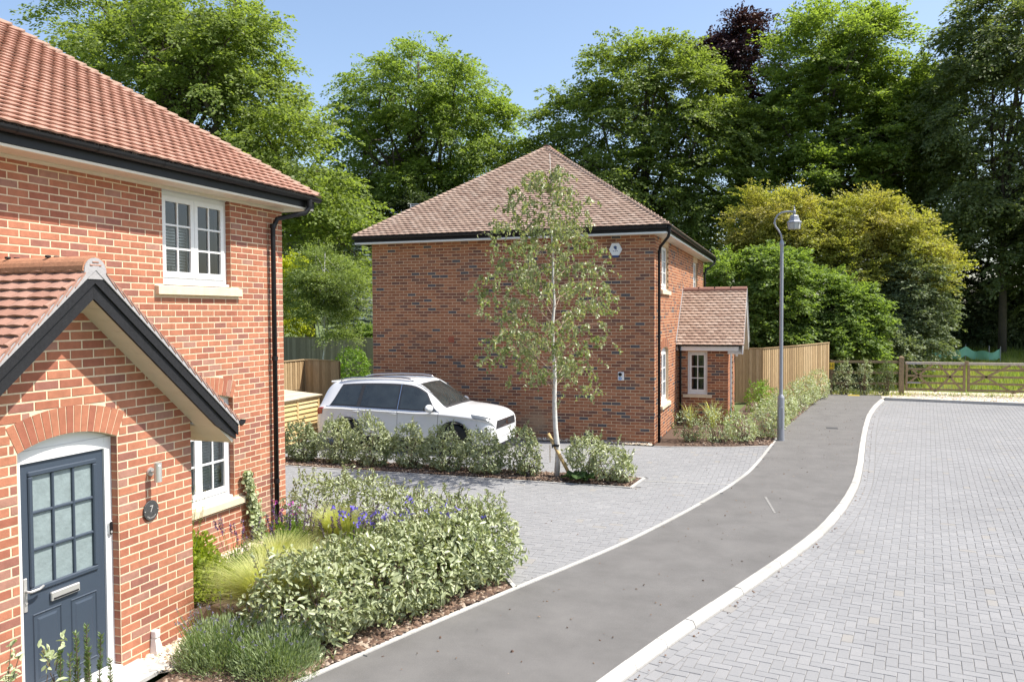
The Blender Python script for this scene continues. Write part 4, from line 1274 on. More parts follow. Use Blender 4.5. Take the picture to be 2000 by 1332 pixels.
# ---- porch of the second house
YP, XPc = 22.76, -1.64
YW = 25.36; YM = (YP+YW)/2
FPS = Frame(0, YP, 0.); FPE = Frame(XPc, 0, math.pi/2)
PW3 = (-2.72, -2.19, .82, 1.985)
pw = slab(FPS, X2+.002, XPc-.005, 0, 2.12, [PW3]).build("porch_wall", K['mortar2'], h2)
def blkPS(zb, zt):
    zm = (zb+zt)/2; o_ = []
    if PW3[2] < zm < PW3[3]: o_.append((PW3[0], PW3[1]))
    if PW3[2]-.09 < zm < PW3[2]: o_.append((PW3[0]-.12, PW3[1]+.12))
    return o_
brickwork(pw, FPS, X2+.004, XPc-.004, XPc, 0, 2.10, RZ2, K['brick2'], blkPS, nobj=20)
window(h2, FPS, PW3[0], PW3[1], PW3[2]+.02, PW3[3], d=-.06, sashes=1, fw_=.045, sw=.05)
sill(h2, FPS, PW3[0]-.12, PW3[1]+.12, PW3[2]-.09, PW3[2])
room(h2, FPS, X2+.05, XPc-.15, .1, 2.1, K['room'], depth=1.0)
pe = slab(FPE, YP+.02, YW, 0, 3.2, [(YM-.5, YM+.5, 0, 2.05)]).build("porch_front", K['mortar2'], h2)
bpy.data.objects.remove(pe)
pf = MB()
ZP = lambda y: 3.38 - abs(y-YM)
for (y0, y1) in ((YP+.02, YM-.5), (YM+.5, YW)):
    pf.prism([(y0, 0), (y1, 0), (y1, ZP(y1)), (y0, ZP(y0))], XPc-.2, XPc-.005, axis='x')
pf.prism([(YM-.5, 2.05), (YM+.5, 2.05), (YM+.5, ZP(YM+.5)), (YM, ZP(YM)), (YM-.5, ZP(YM-.5))], XPc-.2, XPc-.005, axis='x')
pe = pf.build("porch_front", K['mortar2'], h2)
brickwork(pe, FPE, YP, YW, YP, 0, 3.3, RZ2, K['brick2'], lambda a, c: [(YM-.5, YM+.5)] if (a+c)/2 < 2.1 else [], lambda z: (YM-(3.40-z), YM+(3.40-z)), nobj=0)
b = MB(); b.box((XPc-.14, YM-.495, .02), (XPc-.09, YM+.495, 2.045)); b.build("door", K['door'], h2)
b = MB(); b.box((XPc-.1, YM-.497, 0), (XPc-.03, YM-.43, 2.05)); b.box((XPc-.1, YM+.43, 0), (XPc-.03, YM+.497, 2.05)); b.build("door_frame", K['white'], h2)
b = MB(); b.bbox((X2+.004, YP-.19, 2.02), (-1.36, YP-.165, 2.155), .004); b.box((X2+.004, YP-.164, 2.03), (-1.37, YP-.004, 2.045)); b.bbox((-1.44, YP-.162, 1.88), (-1.38, YP-.10, 2.029), .003); b.build("eaves_fascia", K['white'], h2)
gutter(h2, (-1.36, YP-.192, 2.185), (X2+.01, YP-.192, 2.185), (0,-1,0), r_=.045, brackets=3, name="porch_gutter")
downpipe(h2, (X2+.1, YP-.24, 2.15), (X2+.1, YP-.05, 2.0), .0, r_=.03)
XR2 = -1.22; RZp = 3.72; hw = 1.52
pr_ = MB(); pr_.add([(X2, YM-hw, RZp-hw-.012), (XR2, YM-hw, RZp-hw-.012), (XR2, YM, RZp-.012), (X2, YM, RZp-.012), (X2, YM+hw, RZp-hw-.012), (XR2, YM+hw, RZp-hw-.012)], [(0,1,2,3),(3,2,5,4)])
pr_ = pr_.build("porch_roof", K['under'], h2)
rg = lambda s: None if s > hw*1.414-.03 else (0, XR2-X2-.004)
tiled(pr_, (X2+.003, YM-hw-.03, RZp-hw-.03), (1,0,0), (0,1,1), rg, K['tile2'], gauge=.108, nobj=58)
tiled(pr_, (XR2, YM+hw+.03, RZp-hw-.03), (-1,0,0), (0,-1,1), rg, K['tile2'], gauge=.108)
for i in range(4):
    x0 = XR2-.002 - i*.447; x1_ = max(x0-.44, X2+.01)
    b = MB(); b.prism([(YM+.10*math.cos(math.pi*k/10), RZp-.045+.11*math.sin(math.pi*k/10)) for k in range(11)], x1_, x0, axis='x'); b.build("ridge_tile", K['ridge2'], pr_)
    b = MB(); b.bbox((x1_-.015, YM-.07, RZp+.03), (x1_+.015, YM-.03, RZp+.07), .004); b.build("ridge_clip", K['black'], pr_)
for sg in (1, -1):
    P = lambda dy, z: (YM+sg*dy, z)
    b = MB(); b.prism([P(0.0005, RZp-.27), P(hw, RZp-hw-.27), P(hw, RZp-hw-.02), P(.0005, RZp-.02)], XR2-.05, XR2-.02, axis='x'); b.build("barge_board", K['white'], h2)
    b = MB(); b.prism([P(0, RZp-.26), P(hw, RZp-hw-.26), P(hw, RZp-hw-.24), P(0, RZp-.24)], XPc, XR2-.051, axis='x'); b.build("soffit", K['cream'], h2)
    b = MB(); b.prism([P(0, RZp-.02), P(hw+.02, RZp-hw-.04), P(hw+.02, RZp-hw+.006), P(0, RZp+.02)], XR2-.03, XR2+.006, axis='x'); b.build("verge", K['verge'], pr_)
# lead flashing where the porch roof meets the wall
b = MB(); b.prism([(YM-hw-.02, RZp-hw+.0), (YM, RZp+.02), (YM, RZp+.12), (YM-hw-.02, RZp-hw+.1)], X2+.001, X2+.012, axis='x'); b.build("flashing", K['verge'], h2)

# ---- things fixed to the side wall
K['navy'] = mat('navy_blue', (.02,.045,.16), .4)
o = empty("alarm_box", (-3.915, Y2-.002, 4.53), "white hexagonal alarm box with a navy logo high on the brick side wall", "alarm")
hexp = [(.152,0),(.078,.150),(-.078,.150),(-.152,0),(-.078,-.135),(.078,-.135)]
b = MB(); b.prism([(x, z) for x, z in hexp], 0, -.055, axis='y'); b.build("cover", K['white'], o)
b = MB(); b.prism([(.078,-.137),(-.078,-.137),(-.058,-.182),(.058,-.182)], -.002, -.048, axis='y'); b.build("strobe", K['navy'], o)
b = MB(); b.prism([(-.005+.042*math.cos(a)*(1 if math.sin(a) > -.2 else .6), .045+.040*math.sin(a)) for a in [2*math.pi*k/18 for k in range(18)]], -.0555, -.058, axis='y'); b.prism([(-.004,.02),(.034,.03),(.030,-.005),(.006,-.008)], -.0556, -.0582, axis='y'); b.build("emblem", mat('logo_blue', (.05,.08,.17), .5), o)
b = MB()
for x0, x1_ in ((-.062,-.036),(-.024,-.012),(-.006,.022),(.030,.056)):
    b.prism([(x0,-.045),(x1_,-.045),(x1_-.005,-.026),(x0+.004,-.026)], -.0555, -.057, axis='y')
b.build("lettering_marks", K['navy'], o)
o = empty("car_charger", (-3.79, Y2-.002, 1.575), "small white electric car charger box on the brick side wall", "charger")
b = MB(); b.bbox((-.07,-.075,-.10),(.07,0,.10),.012); b.build("case", K['white'], o)
b = MB(); b.lathe([(.042,-.076),(.042,-.088),(.034,-.09)], 20, (-.012,0,.045), axis='y'); b.build("socket", K['black'], o)
b = MB(); b.lathe([(.036,-.076),(.036,-.081),(.022,-.082)], 20, (-.012,0,-.05), axis='y'); b.build("badge_ring", mat('blue_ring', (.05,.2,.5), .4), o)
b = MB(); b.lathe([(.016,-.0825),(.016,-.084)], 16, (-.012,0,-.05), axis='y'); b.build("badge_centre", K['white'], o)
o = empty("air_brick", (-8.11, Y2-.001, 2.40), "small terracotta vent square set in the brown side wall", "vent")
b = MB(); b.bbox((-.075,-.012,-.07),(.075,.0,.07),.004); b.build("plate", mat('terracotta', (.32,.075,.04), .8, var=.1), o)
for i in range(4):
    b = MB(); b.bbox((-.06,-.018,-.055+i*.03),(.06,-.0125,-.042+i*.03),.002); b.build("louvre", K['brick1'], o)
# slatted frame beyond the far roof slope
o = empty("roof_frame", (-10.0, 21.0, 6.06), "white slatted metal frame standing on the far side of the hipped roof", "frame")
b = MB(); b.beam((-.22,0,-.12),(-.24,0,.11),.02,.02); b.beam((.23,0,-.06),(.23,0,.08),.02,.02); b.build("side_bar", K['white'], o)
for i in range(5):
    b = MB(); b.beam((-.23,0,-.10+i*.05),(.23,0,-.05+i*.032),.012,.018); b.build("slat", K['white'], o)
b = MB(); b.beam((.03,.02,-.60),(.03,.02,.11),.028,.028); b.build("mast", K['white'], o)
# ------------------------------------------------------------------ foliage
def leaf_cloud(name, C, Nrm, Dir, ln, wd, mt, parent=None, fold=.18, pts6=False):
    """leaves as folded blades. C centres, Nrm normals, Dir axis, ln/wd sizes"""
    n = len(C)
    Dir = Dir/np.linalg.norm(Dir, axis=1)[:, None]
    S = np.cross(Dir, Nrm); S /= (np.linalg.norm(S, axis=1)[:, None]+1e-9)
    Nn = np.cross(S, Dir)
    ln = ln[:, None]; wd = wd[:, None]
    if pts6:
        P = [C-Dir*ln*.5, C-Dir*ln*.18-S*wd*.46+Nn*wd*fold, C+Dir*ln*.2-S*wd*.40+Nn*wd*fold, C+Dir*ln*.5-Nn*ln*.08,
             C+Dir*ln*.2+S*wd*.40+Nn*wd*fold, C-Dir*ln*.18+S*wd*.46+Nn*wd*fold]
        V = np.stack(P, 1).reshape(-1, 3)
        b = np.arange(n)[:, None]*6
        F = np.concatenate([b+np.array([[0,1,2,3]]), b+np.array([[0,3,4,5]])], 0)
    else:
        P = [C-Dir*ln*.5, C-S*wd*.5+Nn*wd*fold, C+Dir*ln*.5-Nn*ln*.06, C+S*wd*.5+Nn*wd*fold]
        V = np.stack(P, 1).reshape(-1, 3)
        F = np.arange(n*4).reshape(-1, 4)
    o = link(bpy.data.objects.new(name, np_mesh(name, V, F, mt)), parent)
    return o

def unit(n):
    v = RNG.normal(size=(n, 3)); return v/np.linalg.norm(v, axis=1)[:, None]

def limb_path(a, b, sag=.1, n=5, wob=.06):
    a = np.array(a, float); b = np.array(b, float); L = np.linalg.norm(b-a)
    pts = []
    for i in range(n+1):
        t = i/n
        p = a+(b-a)*t; p[2] += sag*L*math.sin(math.pi*t)
        if 0 < i < n: p += RNG.normal(0, wob*L/n, 3)
        pts.append(tuple(p))
    return pts

def tree(name, label, cat, base, lobes, mt, nclump, per, size, leaf=.22, trunk=.35, trunk_top=None, limbs=14,
         droop=.35, shell=.70, flat=.42, group=None, gap=.0, aspect=.55, bark='bark', spray=.0, upn=.8, tw=11, rise=.05):
    """lobes: (cx,cy,cz,rx,ry,rz,weight) in world; clumps of leaf blades on and inside the lobes, limbs to the clumps"""
    root = empty(name, base, label, cat, group)
    root.location = (0, 0, 0)
    W = np.array([l[6] for l in lobes], float); W /= W.sum()
    idx = RNG.choice(len(lobes), nclump, p=W)
    L = np.array([l[:6] for l in lobes], float)[idx]
    d = unit(nclump); 
    rad = np.where(RNG.random(nclump) < .8, RNG.uniform(shell, 1.03, nclump), RNG.uniform(.2, shell, nclump))
    d[:, 2] = np.where(d[:, 2] < -.55, -d[:, 2], d[:, 2])
    CC = L[:, :3] + d*rad[:, None]*L[:, 3:6]
    # every clump is a fan of drooping twigs carrying leaves in flat sprays
    cs = size*RNG.uniform(.65, 1.35, nclump)
    nt_ = np.maximum(4, (tw*(cs/size)*RNG.uniform(.7, 1.3, nclump)).astype(int))
    ci = np.repeat(np.arange(nclump), nt_); m = len(ci)
    td = d[ci]*np.array([1, 1, .55]) + RNG.normal(0, .62, (m, 3))*np.array([1, 1, .5]) + np.array([0, 0, rise])
    td /= np.linalg.norm(td, axis=1)[:, None]
    tl = cs[ci]*RNG.uniform(.7, 1.6, m)
    ts = CC[ci] - d[ci]*(cs[ci]*.35)[:, None] + RNG.normal(0, .22, (m, 3))*cs[ci][:, None]*np.array([1, 1, .6])
    nl = np.maximum(3, (per*tl/size*RNG.uniform(.7, 1.3, m)).astype(int))
    li = np.repeat(np.arange(m), nl); n = len(li)
    t = RNG.uniform(.08, 1.0, n)
    side = np.cross(td, np.array([0, 0, 1.])); side /= np.linalg.norm(side, axis=1)[:, None]+1e-9
    C = ts[li] + td[li]*(tl[li]*t)[:, None]
    C[:, 2] -= droop*tl[li]*t**2
    C += side[li]*(RNG.normal(0, .20, n)*tl[li]*(1.1-t*.7))[:, None] + RNG.normal(0, .035*size+.01, (n, 3))
    N_ = np.array([.2, 0., 1.])*upn*.55 + RNG.normal(0, .5, (n, 3)) + d[ci][li]*.65
    D_ = td[li] + side[li]*RNG.normal(0, .8, n)[:, None] + np.column_stack([np.zeros(n), np.zeros(n), -droop*t*1.2])
    s = leaf*RNG.uniform(.55, 1.3, n)
    o = leaf_cloud("crown", C, N_, D_, s, s*aspect, mt, root)
    # trunk and limbs
    bx, by, bz = base
    tt = trunk_top if trunk_top else (bx, by, max(l[2] for l in lobes))
    b = MB()
    tp = limb_path(base, tt, sag=0, n=7, wob=.05)
    b.tube([(p[0], p[1], p[2]) for p in tp], [trunk*(1-.8*i/7) for i in range(8)], 9)
    b.build("trunk", K[bark], root, smooth=True)
    b = MB()
    pick = RNG.choice(nclump, min(limbs, nclump), replace=False)
    for j in pick:
        t = RNG.uniform(.3, .9); a = np.array(tp[int(t*7)]); a2 = np.array(tp[min(7, int(t*7)+1)]); f_ = t*7-int(t*7)
        st = a+(a2-a)*f_
        e = CC[j]
        r0 = trunk*(1-.8*t)*.6
        pth = limb_path(st, e, sag=.10, n=5, wob=.25)
        b.tube(pth, [r0*(1-.85*i/5) for i in range(6)], 6)
        for _ in range(2):
            m_ = pth[RNG.integers(2, 5)]; e2 = CC[RNG.integers(nclump)]
            dd = np.array(e2)-np.array(m_); L_ = np.linalg.norm(dd)
            if L_ > 4: dd *= 4/L_
            b.tube(limb_path(m_, np.array(m_)+dd*.8, .08, 4, .2), [r0*.4*(1-.85*i/4) for i in range(5)], 5)
    b.build("limbs", K[bark], root, smooth=True)
    return root
def trunk_len(a, b): return float(np.linalg.norm(np.array(a)-np.array(b)))

LM = {}
LM['beech'] = leaf_mat('beech_leaves', (.14,.195,.048), (.25,.31,.09), (.20,.255,.07), trans=.56)
LM['beech2'] = leaf_mat('fresh_beech_leaves', (.155,.225,.045), (.27,.345,.085), (.215,.285,.068), trans=.56)
LM['beech3'] = leaf_mat('dull_beech_leaves', (.115,.15,.055), (.215,.255,.11), (.155,.195,.08), trans=.55)
LM['copper'] = leaf_mat('copper_beech_leaves', (.030,.013,.020), (.062,.024,.034), None, trans=.25)
LM['hawthorn'] = leaf_mat('olive_leaves', (.24,.255,.05), (.38,.39,.10), (.36,.32,.10), trans=.5, nscale=.5)
LM['hazel'] = leaf_mat('hazel_leaves', (.13,.20,.045), (.25,.335,.095), (.19,.265,.07), trans=.52)
LM['elder'] = leaf_mat('grey_green_leaves', (.12,.155,.07), (.225,.26,.135), (.16,.20,.10), trans=.35)
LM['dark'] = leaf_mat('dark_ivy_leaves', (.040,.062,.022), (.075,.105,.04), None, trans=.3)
LM['lime'] = leaf_mat('golden_leaves', (.36,.40,.02), (.55,.56,.04), (.44,.50,.03), trans=.45)
LM['silverbirch'] = leaf_mat('light_birch_leaves', (.16,.22,.06), (.27,.33,.11), None, trans=.42)
LM['spruce'] = leaf_mat('blue_spruce_needles', (.20,.26,.26), (.40,.47,.48), None, trans=.1)
LM['birch'] = leaf_mat('birch_leaves', (.15,.195,.06), (.31,.35,.15), (.33,.35,.21), trans=.38, nscale=3., rough=.35, spec=.6)
LM['elaeagnus'] = leaf_mat('silvery_leaves', (.19,.23,.10), (.46,.48,.30), (.34,.38,.21), trans=.22, nscale=2.5, rough=.38, spec=.55)
LM['elaeagnus_dark'] = leaf_mat('silvery_green_leaves', (.12,.155,.06), (.33,.36,.20), (.23,.27,.14), trans=.22, nscale=2.5, rough=.4, spec=.5)
LM['pale'] = leaf_mat('variegated_leaves', (.28,.33,.16), (.56,.58,.40), (.40,.46,.26), trans=.25, nscale=2.5, rough=.4)
LM['bright'] = leaf_mat('bright_leaves', (.12,.22,.025), (.22,.33,.05), None, trans=.4)
LM['yellowgreen'] = leaf_mat('yellow_green_leaves', (.18,.26,.02), (.33,.38,.05), None, trans=.4)

def lb(x, y, z, rx, ry=None, rz=None, w_=None):
    ry = rx if ry is None else ry; rz = rx if rz is None else rz
    return (x, y, z, rx, ry, rz, w_ if w_ else rx*ry+rx*rz)

# big trees behind the houses
tree("beech_tree", "huge spreading beech tree rising behind the left house roof", "tree", (-27.5, 31, 0),
     [lb(-28.6,32,13.5,5.6,5,5.0), lb(-24.0,31.5,12.6,3.6,3.8,3.2), lb(-33,33,16,5,4,5), lb(-25.4,31,15.6,3.6,3.5,2.4), lb(-21.3,31,10.0,2.5,3,2.4), lb(-27,31.5,9.5,4,3.5,2.6), lb(-20.0,31.5,7.6,2.3,2.5,2.2), lb(-23.5,31.5,8.2,3,2.5,2.4), lb(-18.9,31.5,5.6,1.8,2,1.8)], LM['beech'], 549, 24, 1.15, leaf=0.187, trunk=.5, trunk_top=(-26,31.5,17), limbs=36, droop=.5, spray=.35)
tree("beech_tree", "tall domed beech tree between the two house roofs", "tree", (-21.8, 46, 0.9),
     [lb(-21.9,46,15.3,5.2,4.5,4.6), lb(-24.8,46,12.8,3.4,3,3.8), lb(-18.8,46,13.2,3.6,3,3.6), lb(-22,46,9.5,5.4,4,3.2), lb(-16.9,46,10.8,2.4,2.5,3), lb(-25.6,46,9,2.4,2.5,3), lb(-18.4,45.5,7.5,3,2.5,2.6), lb(-22.5,45.5,6.5,3.4,2.5,2.4)], LM['beech2'], 549, 24, 1.05, leaf=0.187, trunk=.35, trunk_top=(-21.8,46,18.5), limbs=30, droop=.55, spray=.5)
tree("beech_tree", "broad beech tree directly behind the brown hipped roof", "tree", (-8.6, 46, .9),
     [lb(-8.0,46,14.5,4.2,4,4.2), lb(-11.4,46,13.2,3.2,3,3.2), lb(-13.3,46,11,2.6,3,3), lb(-5.4,46,13.5,3.2,3.2,4.2), lb(-9,45.5,9,5,3.5,3.8), lb(-5,45.5,9,3,3,3.6), lb(-3.4,46,12.4,2.2,2.5,2.8), lb(-12.6,45,8.2,2.8,3,2.8), lb(-14.6,46,9.2,2.2,2.5,2.8), lb(-6.5,44.5,5.8,3,2,2.6), lb(-3,45,7,2.4,2.2,3)], LM['beech'], 598, 24, 1.05, leaf=0.187, trunk=.32, trunk_top=(-7.6,46,17), limbs=32, droop=.45, spray=.35)
tree("copper_beech", "dark purple copper beech top showing above the green trees", "tree", (-3.0, 50, 1.2),
     [lb(-2.9,49.5,17.4,1.9,2,3.0), lb(-4.9,50,17.6,1.7,1.8,2.0), lb(-2.2,49.5,13.6,1.6,1.6,2.2), lb(-13.5,50,11,2.0,2,2.2)], LM['copper'], 172, 24, 1.0, leaf=0.187, trunk=.4, trunk_top=(-2.9,49.5,18), limbs=18, droop=.3)
tree("beech_tree", "upright bright green beech tree right of the copper beech", "tree", (1.9, 47, 1.),
     [lb(1.8,47,15.8,3.6,3.5,3.6), lb(.2,47,12.5,2.8,3,3.6), lb(4.0,47,12.2,3.0,3,3.8), lb(1.6,46.5,9.2,4.0,3.2,3), lb(3.8,47,16.4,1.9,1.8,2.8), lb(.0,47,15.6,1.8,2,2.4), lb(5.2,47,10.5,2.4,2.2,3.6), lb(-.6,46.5,9,2.2,2.2,3), lb(5.4,47,14,1.6,1.8,2.2)], LM['beech2'], 516, 24, .95, leaf=0.179, trunk=.28, trunk_top=(1.9,47,18.5), limbs=34, droop=.2, flat=.3, upn=.9)
tree("beech_tree", "tall drooping beech tree at the right edge of the picture", "tree", (9.6, 45, .9),
     [lb(9.6,45,15,3.4,3.5,4.0), lb(7.4,45,12,2.3,2.6,3.6), lb(11.5,45,13.5,3.4,3.2,4.5), lb(9.4,44.5,8.6,3.4,3,3.4), lb(12.5,44.5,8,3,3,4), lb(8.2,45,16.0,1.9,1.8,2.4), lb(9.6,44.5,5.2,3.2,2.2,2.8), lb(12.8,44.5,4.6,3,2.2,3), lb(7.2,45,8.6,2.2,2.2,3), lb(15.5,45,9,3,3,6)], LM['beech3'], 549, 24, .95, leaf=0.179, trunk=.2, trunk_top=(10,45,18), limbs=34, droop=.6, spray=.6)
tree("ash_tree", "thin branching tree in the gap left of the right edge tree", "tree", (6.0, 50, 1.2),
     [lb(5.9,50,11.5,2.3,2.4,3.0), lb(6.6,50,14.2,1.7,1.8,2.2), lb(5.2,50,8.2,2.6,2.4,2.2)], LM['beech'], 182, 24, .85, leaf=0.172, trunk=.28, trunk_top=(6.2,50,15), limbs=24, droop=.3)
# dark understorey
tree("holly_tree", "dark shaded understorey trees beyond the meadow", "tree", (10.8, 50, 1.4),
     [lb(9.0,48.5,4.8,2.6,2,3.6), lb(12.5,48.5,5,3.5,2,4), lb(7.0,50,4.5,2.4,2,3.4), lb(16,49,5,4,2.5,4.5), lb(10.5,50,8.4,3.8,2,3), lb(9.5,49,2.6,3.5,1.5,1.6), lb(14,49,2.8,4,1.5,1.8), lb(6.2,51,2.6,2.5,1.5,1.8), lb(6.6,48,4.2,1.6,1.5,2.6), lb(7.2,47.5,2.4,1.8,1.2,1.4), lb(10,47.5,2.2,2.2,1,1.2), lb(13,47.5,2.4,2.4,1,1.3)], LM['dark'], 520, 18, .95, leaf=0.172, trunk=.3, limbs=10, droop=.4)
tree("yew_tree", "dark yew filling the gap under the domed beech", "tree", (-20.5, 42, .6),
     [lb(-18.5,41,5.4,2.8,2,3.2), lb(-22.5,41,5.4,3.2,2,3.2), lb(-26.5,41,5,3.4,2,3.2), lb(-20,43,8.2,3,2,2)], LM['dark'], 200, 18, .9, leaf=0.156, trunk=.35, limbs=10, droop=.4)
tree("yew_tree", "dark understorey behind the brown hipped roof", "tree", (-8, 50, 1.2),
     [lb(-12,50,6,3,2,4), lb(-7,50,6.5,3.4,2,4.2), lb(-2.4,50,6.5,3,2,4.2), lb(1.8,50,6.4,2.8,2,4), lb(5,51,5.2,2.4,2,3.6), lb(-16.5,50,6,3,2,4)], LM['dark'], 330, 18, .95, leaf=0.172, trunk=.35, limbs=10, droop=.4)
tree("beech_tree", "distant green trees low behind the left house corner", "tree", (-31, 48, .9),
     [lb(-30,48,8,4.5,3,5), lb(-36,48,10,5,3,6), lb(-27,47,5.5,3.6,3,4)], LM['beech3'], 332, 24, 1.1, leaf=0.187, trunk=.4, limbs=12)
# hawthorn and hazel thicket by the gate
tree("hawthorn_tree", "olive yellow hawthorn tree, left crown behind the street lamp", "tree", (-.7, 38.5, .4),
     [lb(-.8,38.5,6.9,2.1,2,1.75), lb(-1.4,38.5,5.0,1.9,1.8,1.8), lb(.6,38,5.6,1.8,1.8,1.8)], LM['hawthorn'], 330, 17, .55, leaf=0.111, trunk=.16, limbs=16, droop=.15, group="hawthorn trees")
tree("hawthorn_tree", "olive yellow hawthorn tree, right crown above the timber gate", "tree", (3.2, 38.5, .4),
     [lb(2.9,38.5,6.5,1.9,2,1.7), lb(4.2,38.5,5.4,2.0,2,1.9), lb(1.9,38,4.9,2.0,1.8,1.7), lb(5.0,38.2,4.6,1.4,1.6,1.5)], LM['hawthorn'], 382, 17, .55, leaf=0.111, trunk=.16, limbs=16, droop=.15, group="hawthorn trees")
tree("hazel_bush", "bright green hazel bush behind the second porch roof", "bush", (-2.0, 33.5, 0),
     [lb(-2.2,33.6,3.6,1.5,1.4,1.9), lb(-.6,33.6,3.9,1.4,1.4,1.9), lb(-1.4,33.8,2.2,2.2,1.4,1.8)], LM['hazel'], 303, 17, .5, leaf=0.136, trunk=.08, limbs=14, droop=.3)
tree("hazel_bush", "bright green hazel bush rising over the board fence", "bush", (1.0, 35.2, .1),
     [lb(.8,35.2,3.1,1.7,1.5,1.9), lb(2.2,35.2,2.6,1.5,1.4,1.7), lb(.4,35.0,1.6,1.9,1.3,1.4), lb(2.0,34.4,1.4,1.7,1.2,1.3)], LM['hazel'], 356, 17, .5, leaf=0.136, trunk=.08, limbs=14, droop=.3)
tree("sallow_bush", "grey green bush beside the green netting", "bush", (4.6, 37.2, .3),
     [lb(4.7,37.3,3.4,1.5,1.4,1.9), lb(5.0,37.2,2.2,1.1,1.3,1.5), lb(3.6,37,2.2,1.5,1.3,1.6), lb(3.6,35.8,1.2,1.3,1.1,1.1)], LM['elder'], 317, 17, .5, leaf=0.119, trunk=.08, limbs=12, droop=.3)
tree("sapling", "small pale green sapling in front of the dark wood", "tree", (9.8, 47, 1.0),
     [lb(9.5,47,3.4,.7,.7,1.3), lb(10.6,47,3.0,.9,.8,1.1), lb(10.0,47,2.2,1.3,.9,.9)], LM['elder'], 118, 17, .5, leaf=0.136, trunk=.07, limbs=10, droop=.2)
# garden trees seen between the two houses
tree("golden_tree", "golden leaved shrub beside the left house corner", "bush", (-24.6, 35.5, 0),
     [lb(-24.4,35.5,3.6,1.9,1.6,2.1), lb(-25.2,35.5,2.6,1.9,1.6,1.8), lb(-24.0,35.5,5.0,1.2,1.2,1.3)], LM['lime'], 172, 17, .5, leaf=0.111, trunk=.08, limbs=8, droop=.4)
tree("birch_sapling", "light green birch sapling between the two houses", "tree", (-15.3, 24.5, 0),
     [lb(-15.3,24.5,4.4,1.0,1.0,1.2), lb(-15.9,24.5,3.7,1.0,.9,1.0), lb(-14.7,24.5,3.7,1.1,.9,1.0), lb(-15.2,24.5,3.0,1.0,.9,.6), lb(-14.5,24.3,2.35,.55,.5,.3)], LM['silverbirch'], 218, 17, .42, leaf=0.064, trunk=.05, trunk_top=(-15.2,24.5,5.2), limbs=24, droop=.2, bark='birchbark')
tree("garden_shrub", "low green shrubs behind the weathered board fence", "bush", (-17.8, 34.6, 0),
     [lb(-19.2,34.8,1.6,1.3,1,.9), lb(-16.9,34.8,1.6,1.3,1,.9)], LM['hazel'], 158, 17, .5, leaf=0.136, trunk=.06, limbs=6)
# blue spruce: tiers of drooping branches
sp = empty("blue_spruce", (0,0,0), "blue grey spruce beside the brown house wall", "tree")
bx, by = -20.9, 36.6
Cs, Ds, Ns = [], [], []
bt = MB(); bt.tube([(bx,by,0),(bx,by,3.5),(bx,by,7.9)], [.13,.09,.012], 8); bt.build("trunk", K['bark'], sp)
bl = MB()
zz = .8
while zz < 7.7:
    r_ = 2.1*(1-(zz-.6)/7.4)**.85
    nb = 9
    for k in range(nb):
        a = RNG.uniform(0, 6.283); rr = r_*RNG.uniform(.75, 1.1)
        tip = np.array([bx+rr*math.cos(a), by+rr*math.sin(a), zz-.12*rr+.05])
        st = np.array([bx, by, zz+.12])
        bl.tube([tuple(st), tuple((st+tip)/2+np.array([0,0,-.02])), tuple(tip)], [.02,.012,.005], 4, cap=False)
        m_ = int(150*rr)+20
        t = RNG.uniform(.2, 1.05, m_)**.8
        p = st+(tip-st)*t[:, None]
        sd = np.array([-math.sin(a), math.cos(a), 0])
        p = p + sd*(RNG.normal(0, .14, m_)*(1.1-t*.5))[:, None] + np.array([0,0,1])*RNG.normal(0, .03, m_)[:, None]
        Cs.append(p); Ds.append((tip-st)/rr + sd*RNG.normal(0, .8, m_)[:, None] + np.array([0,0,.25])); Ns.append(np.array([0,0,1.])+RNG.normal(0,.5,(m_,3)))
    zz += .24
bl.build("branches", K['bark'], sp)
Cs = np.vstack(Cs); n = len(Cs)
leaf_cloud("needles", Cs, np.vstack(Ns), np.vstack(Ds), RNG.uniform(.08,.17,n), RNG.uniform(.03,.05,n), LM['spruce'], sp)

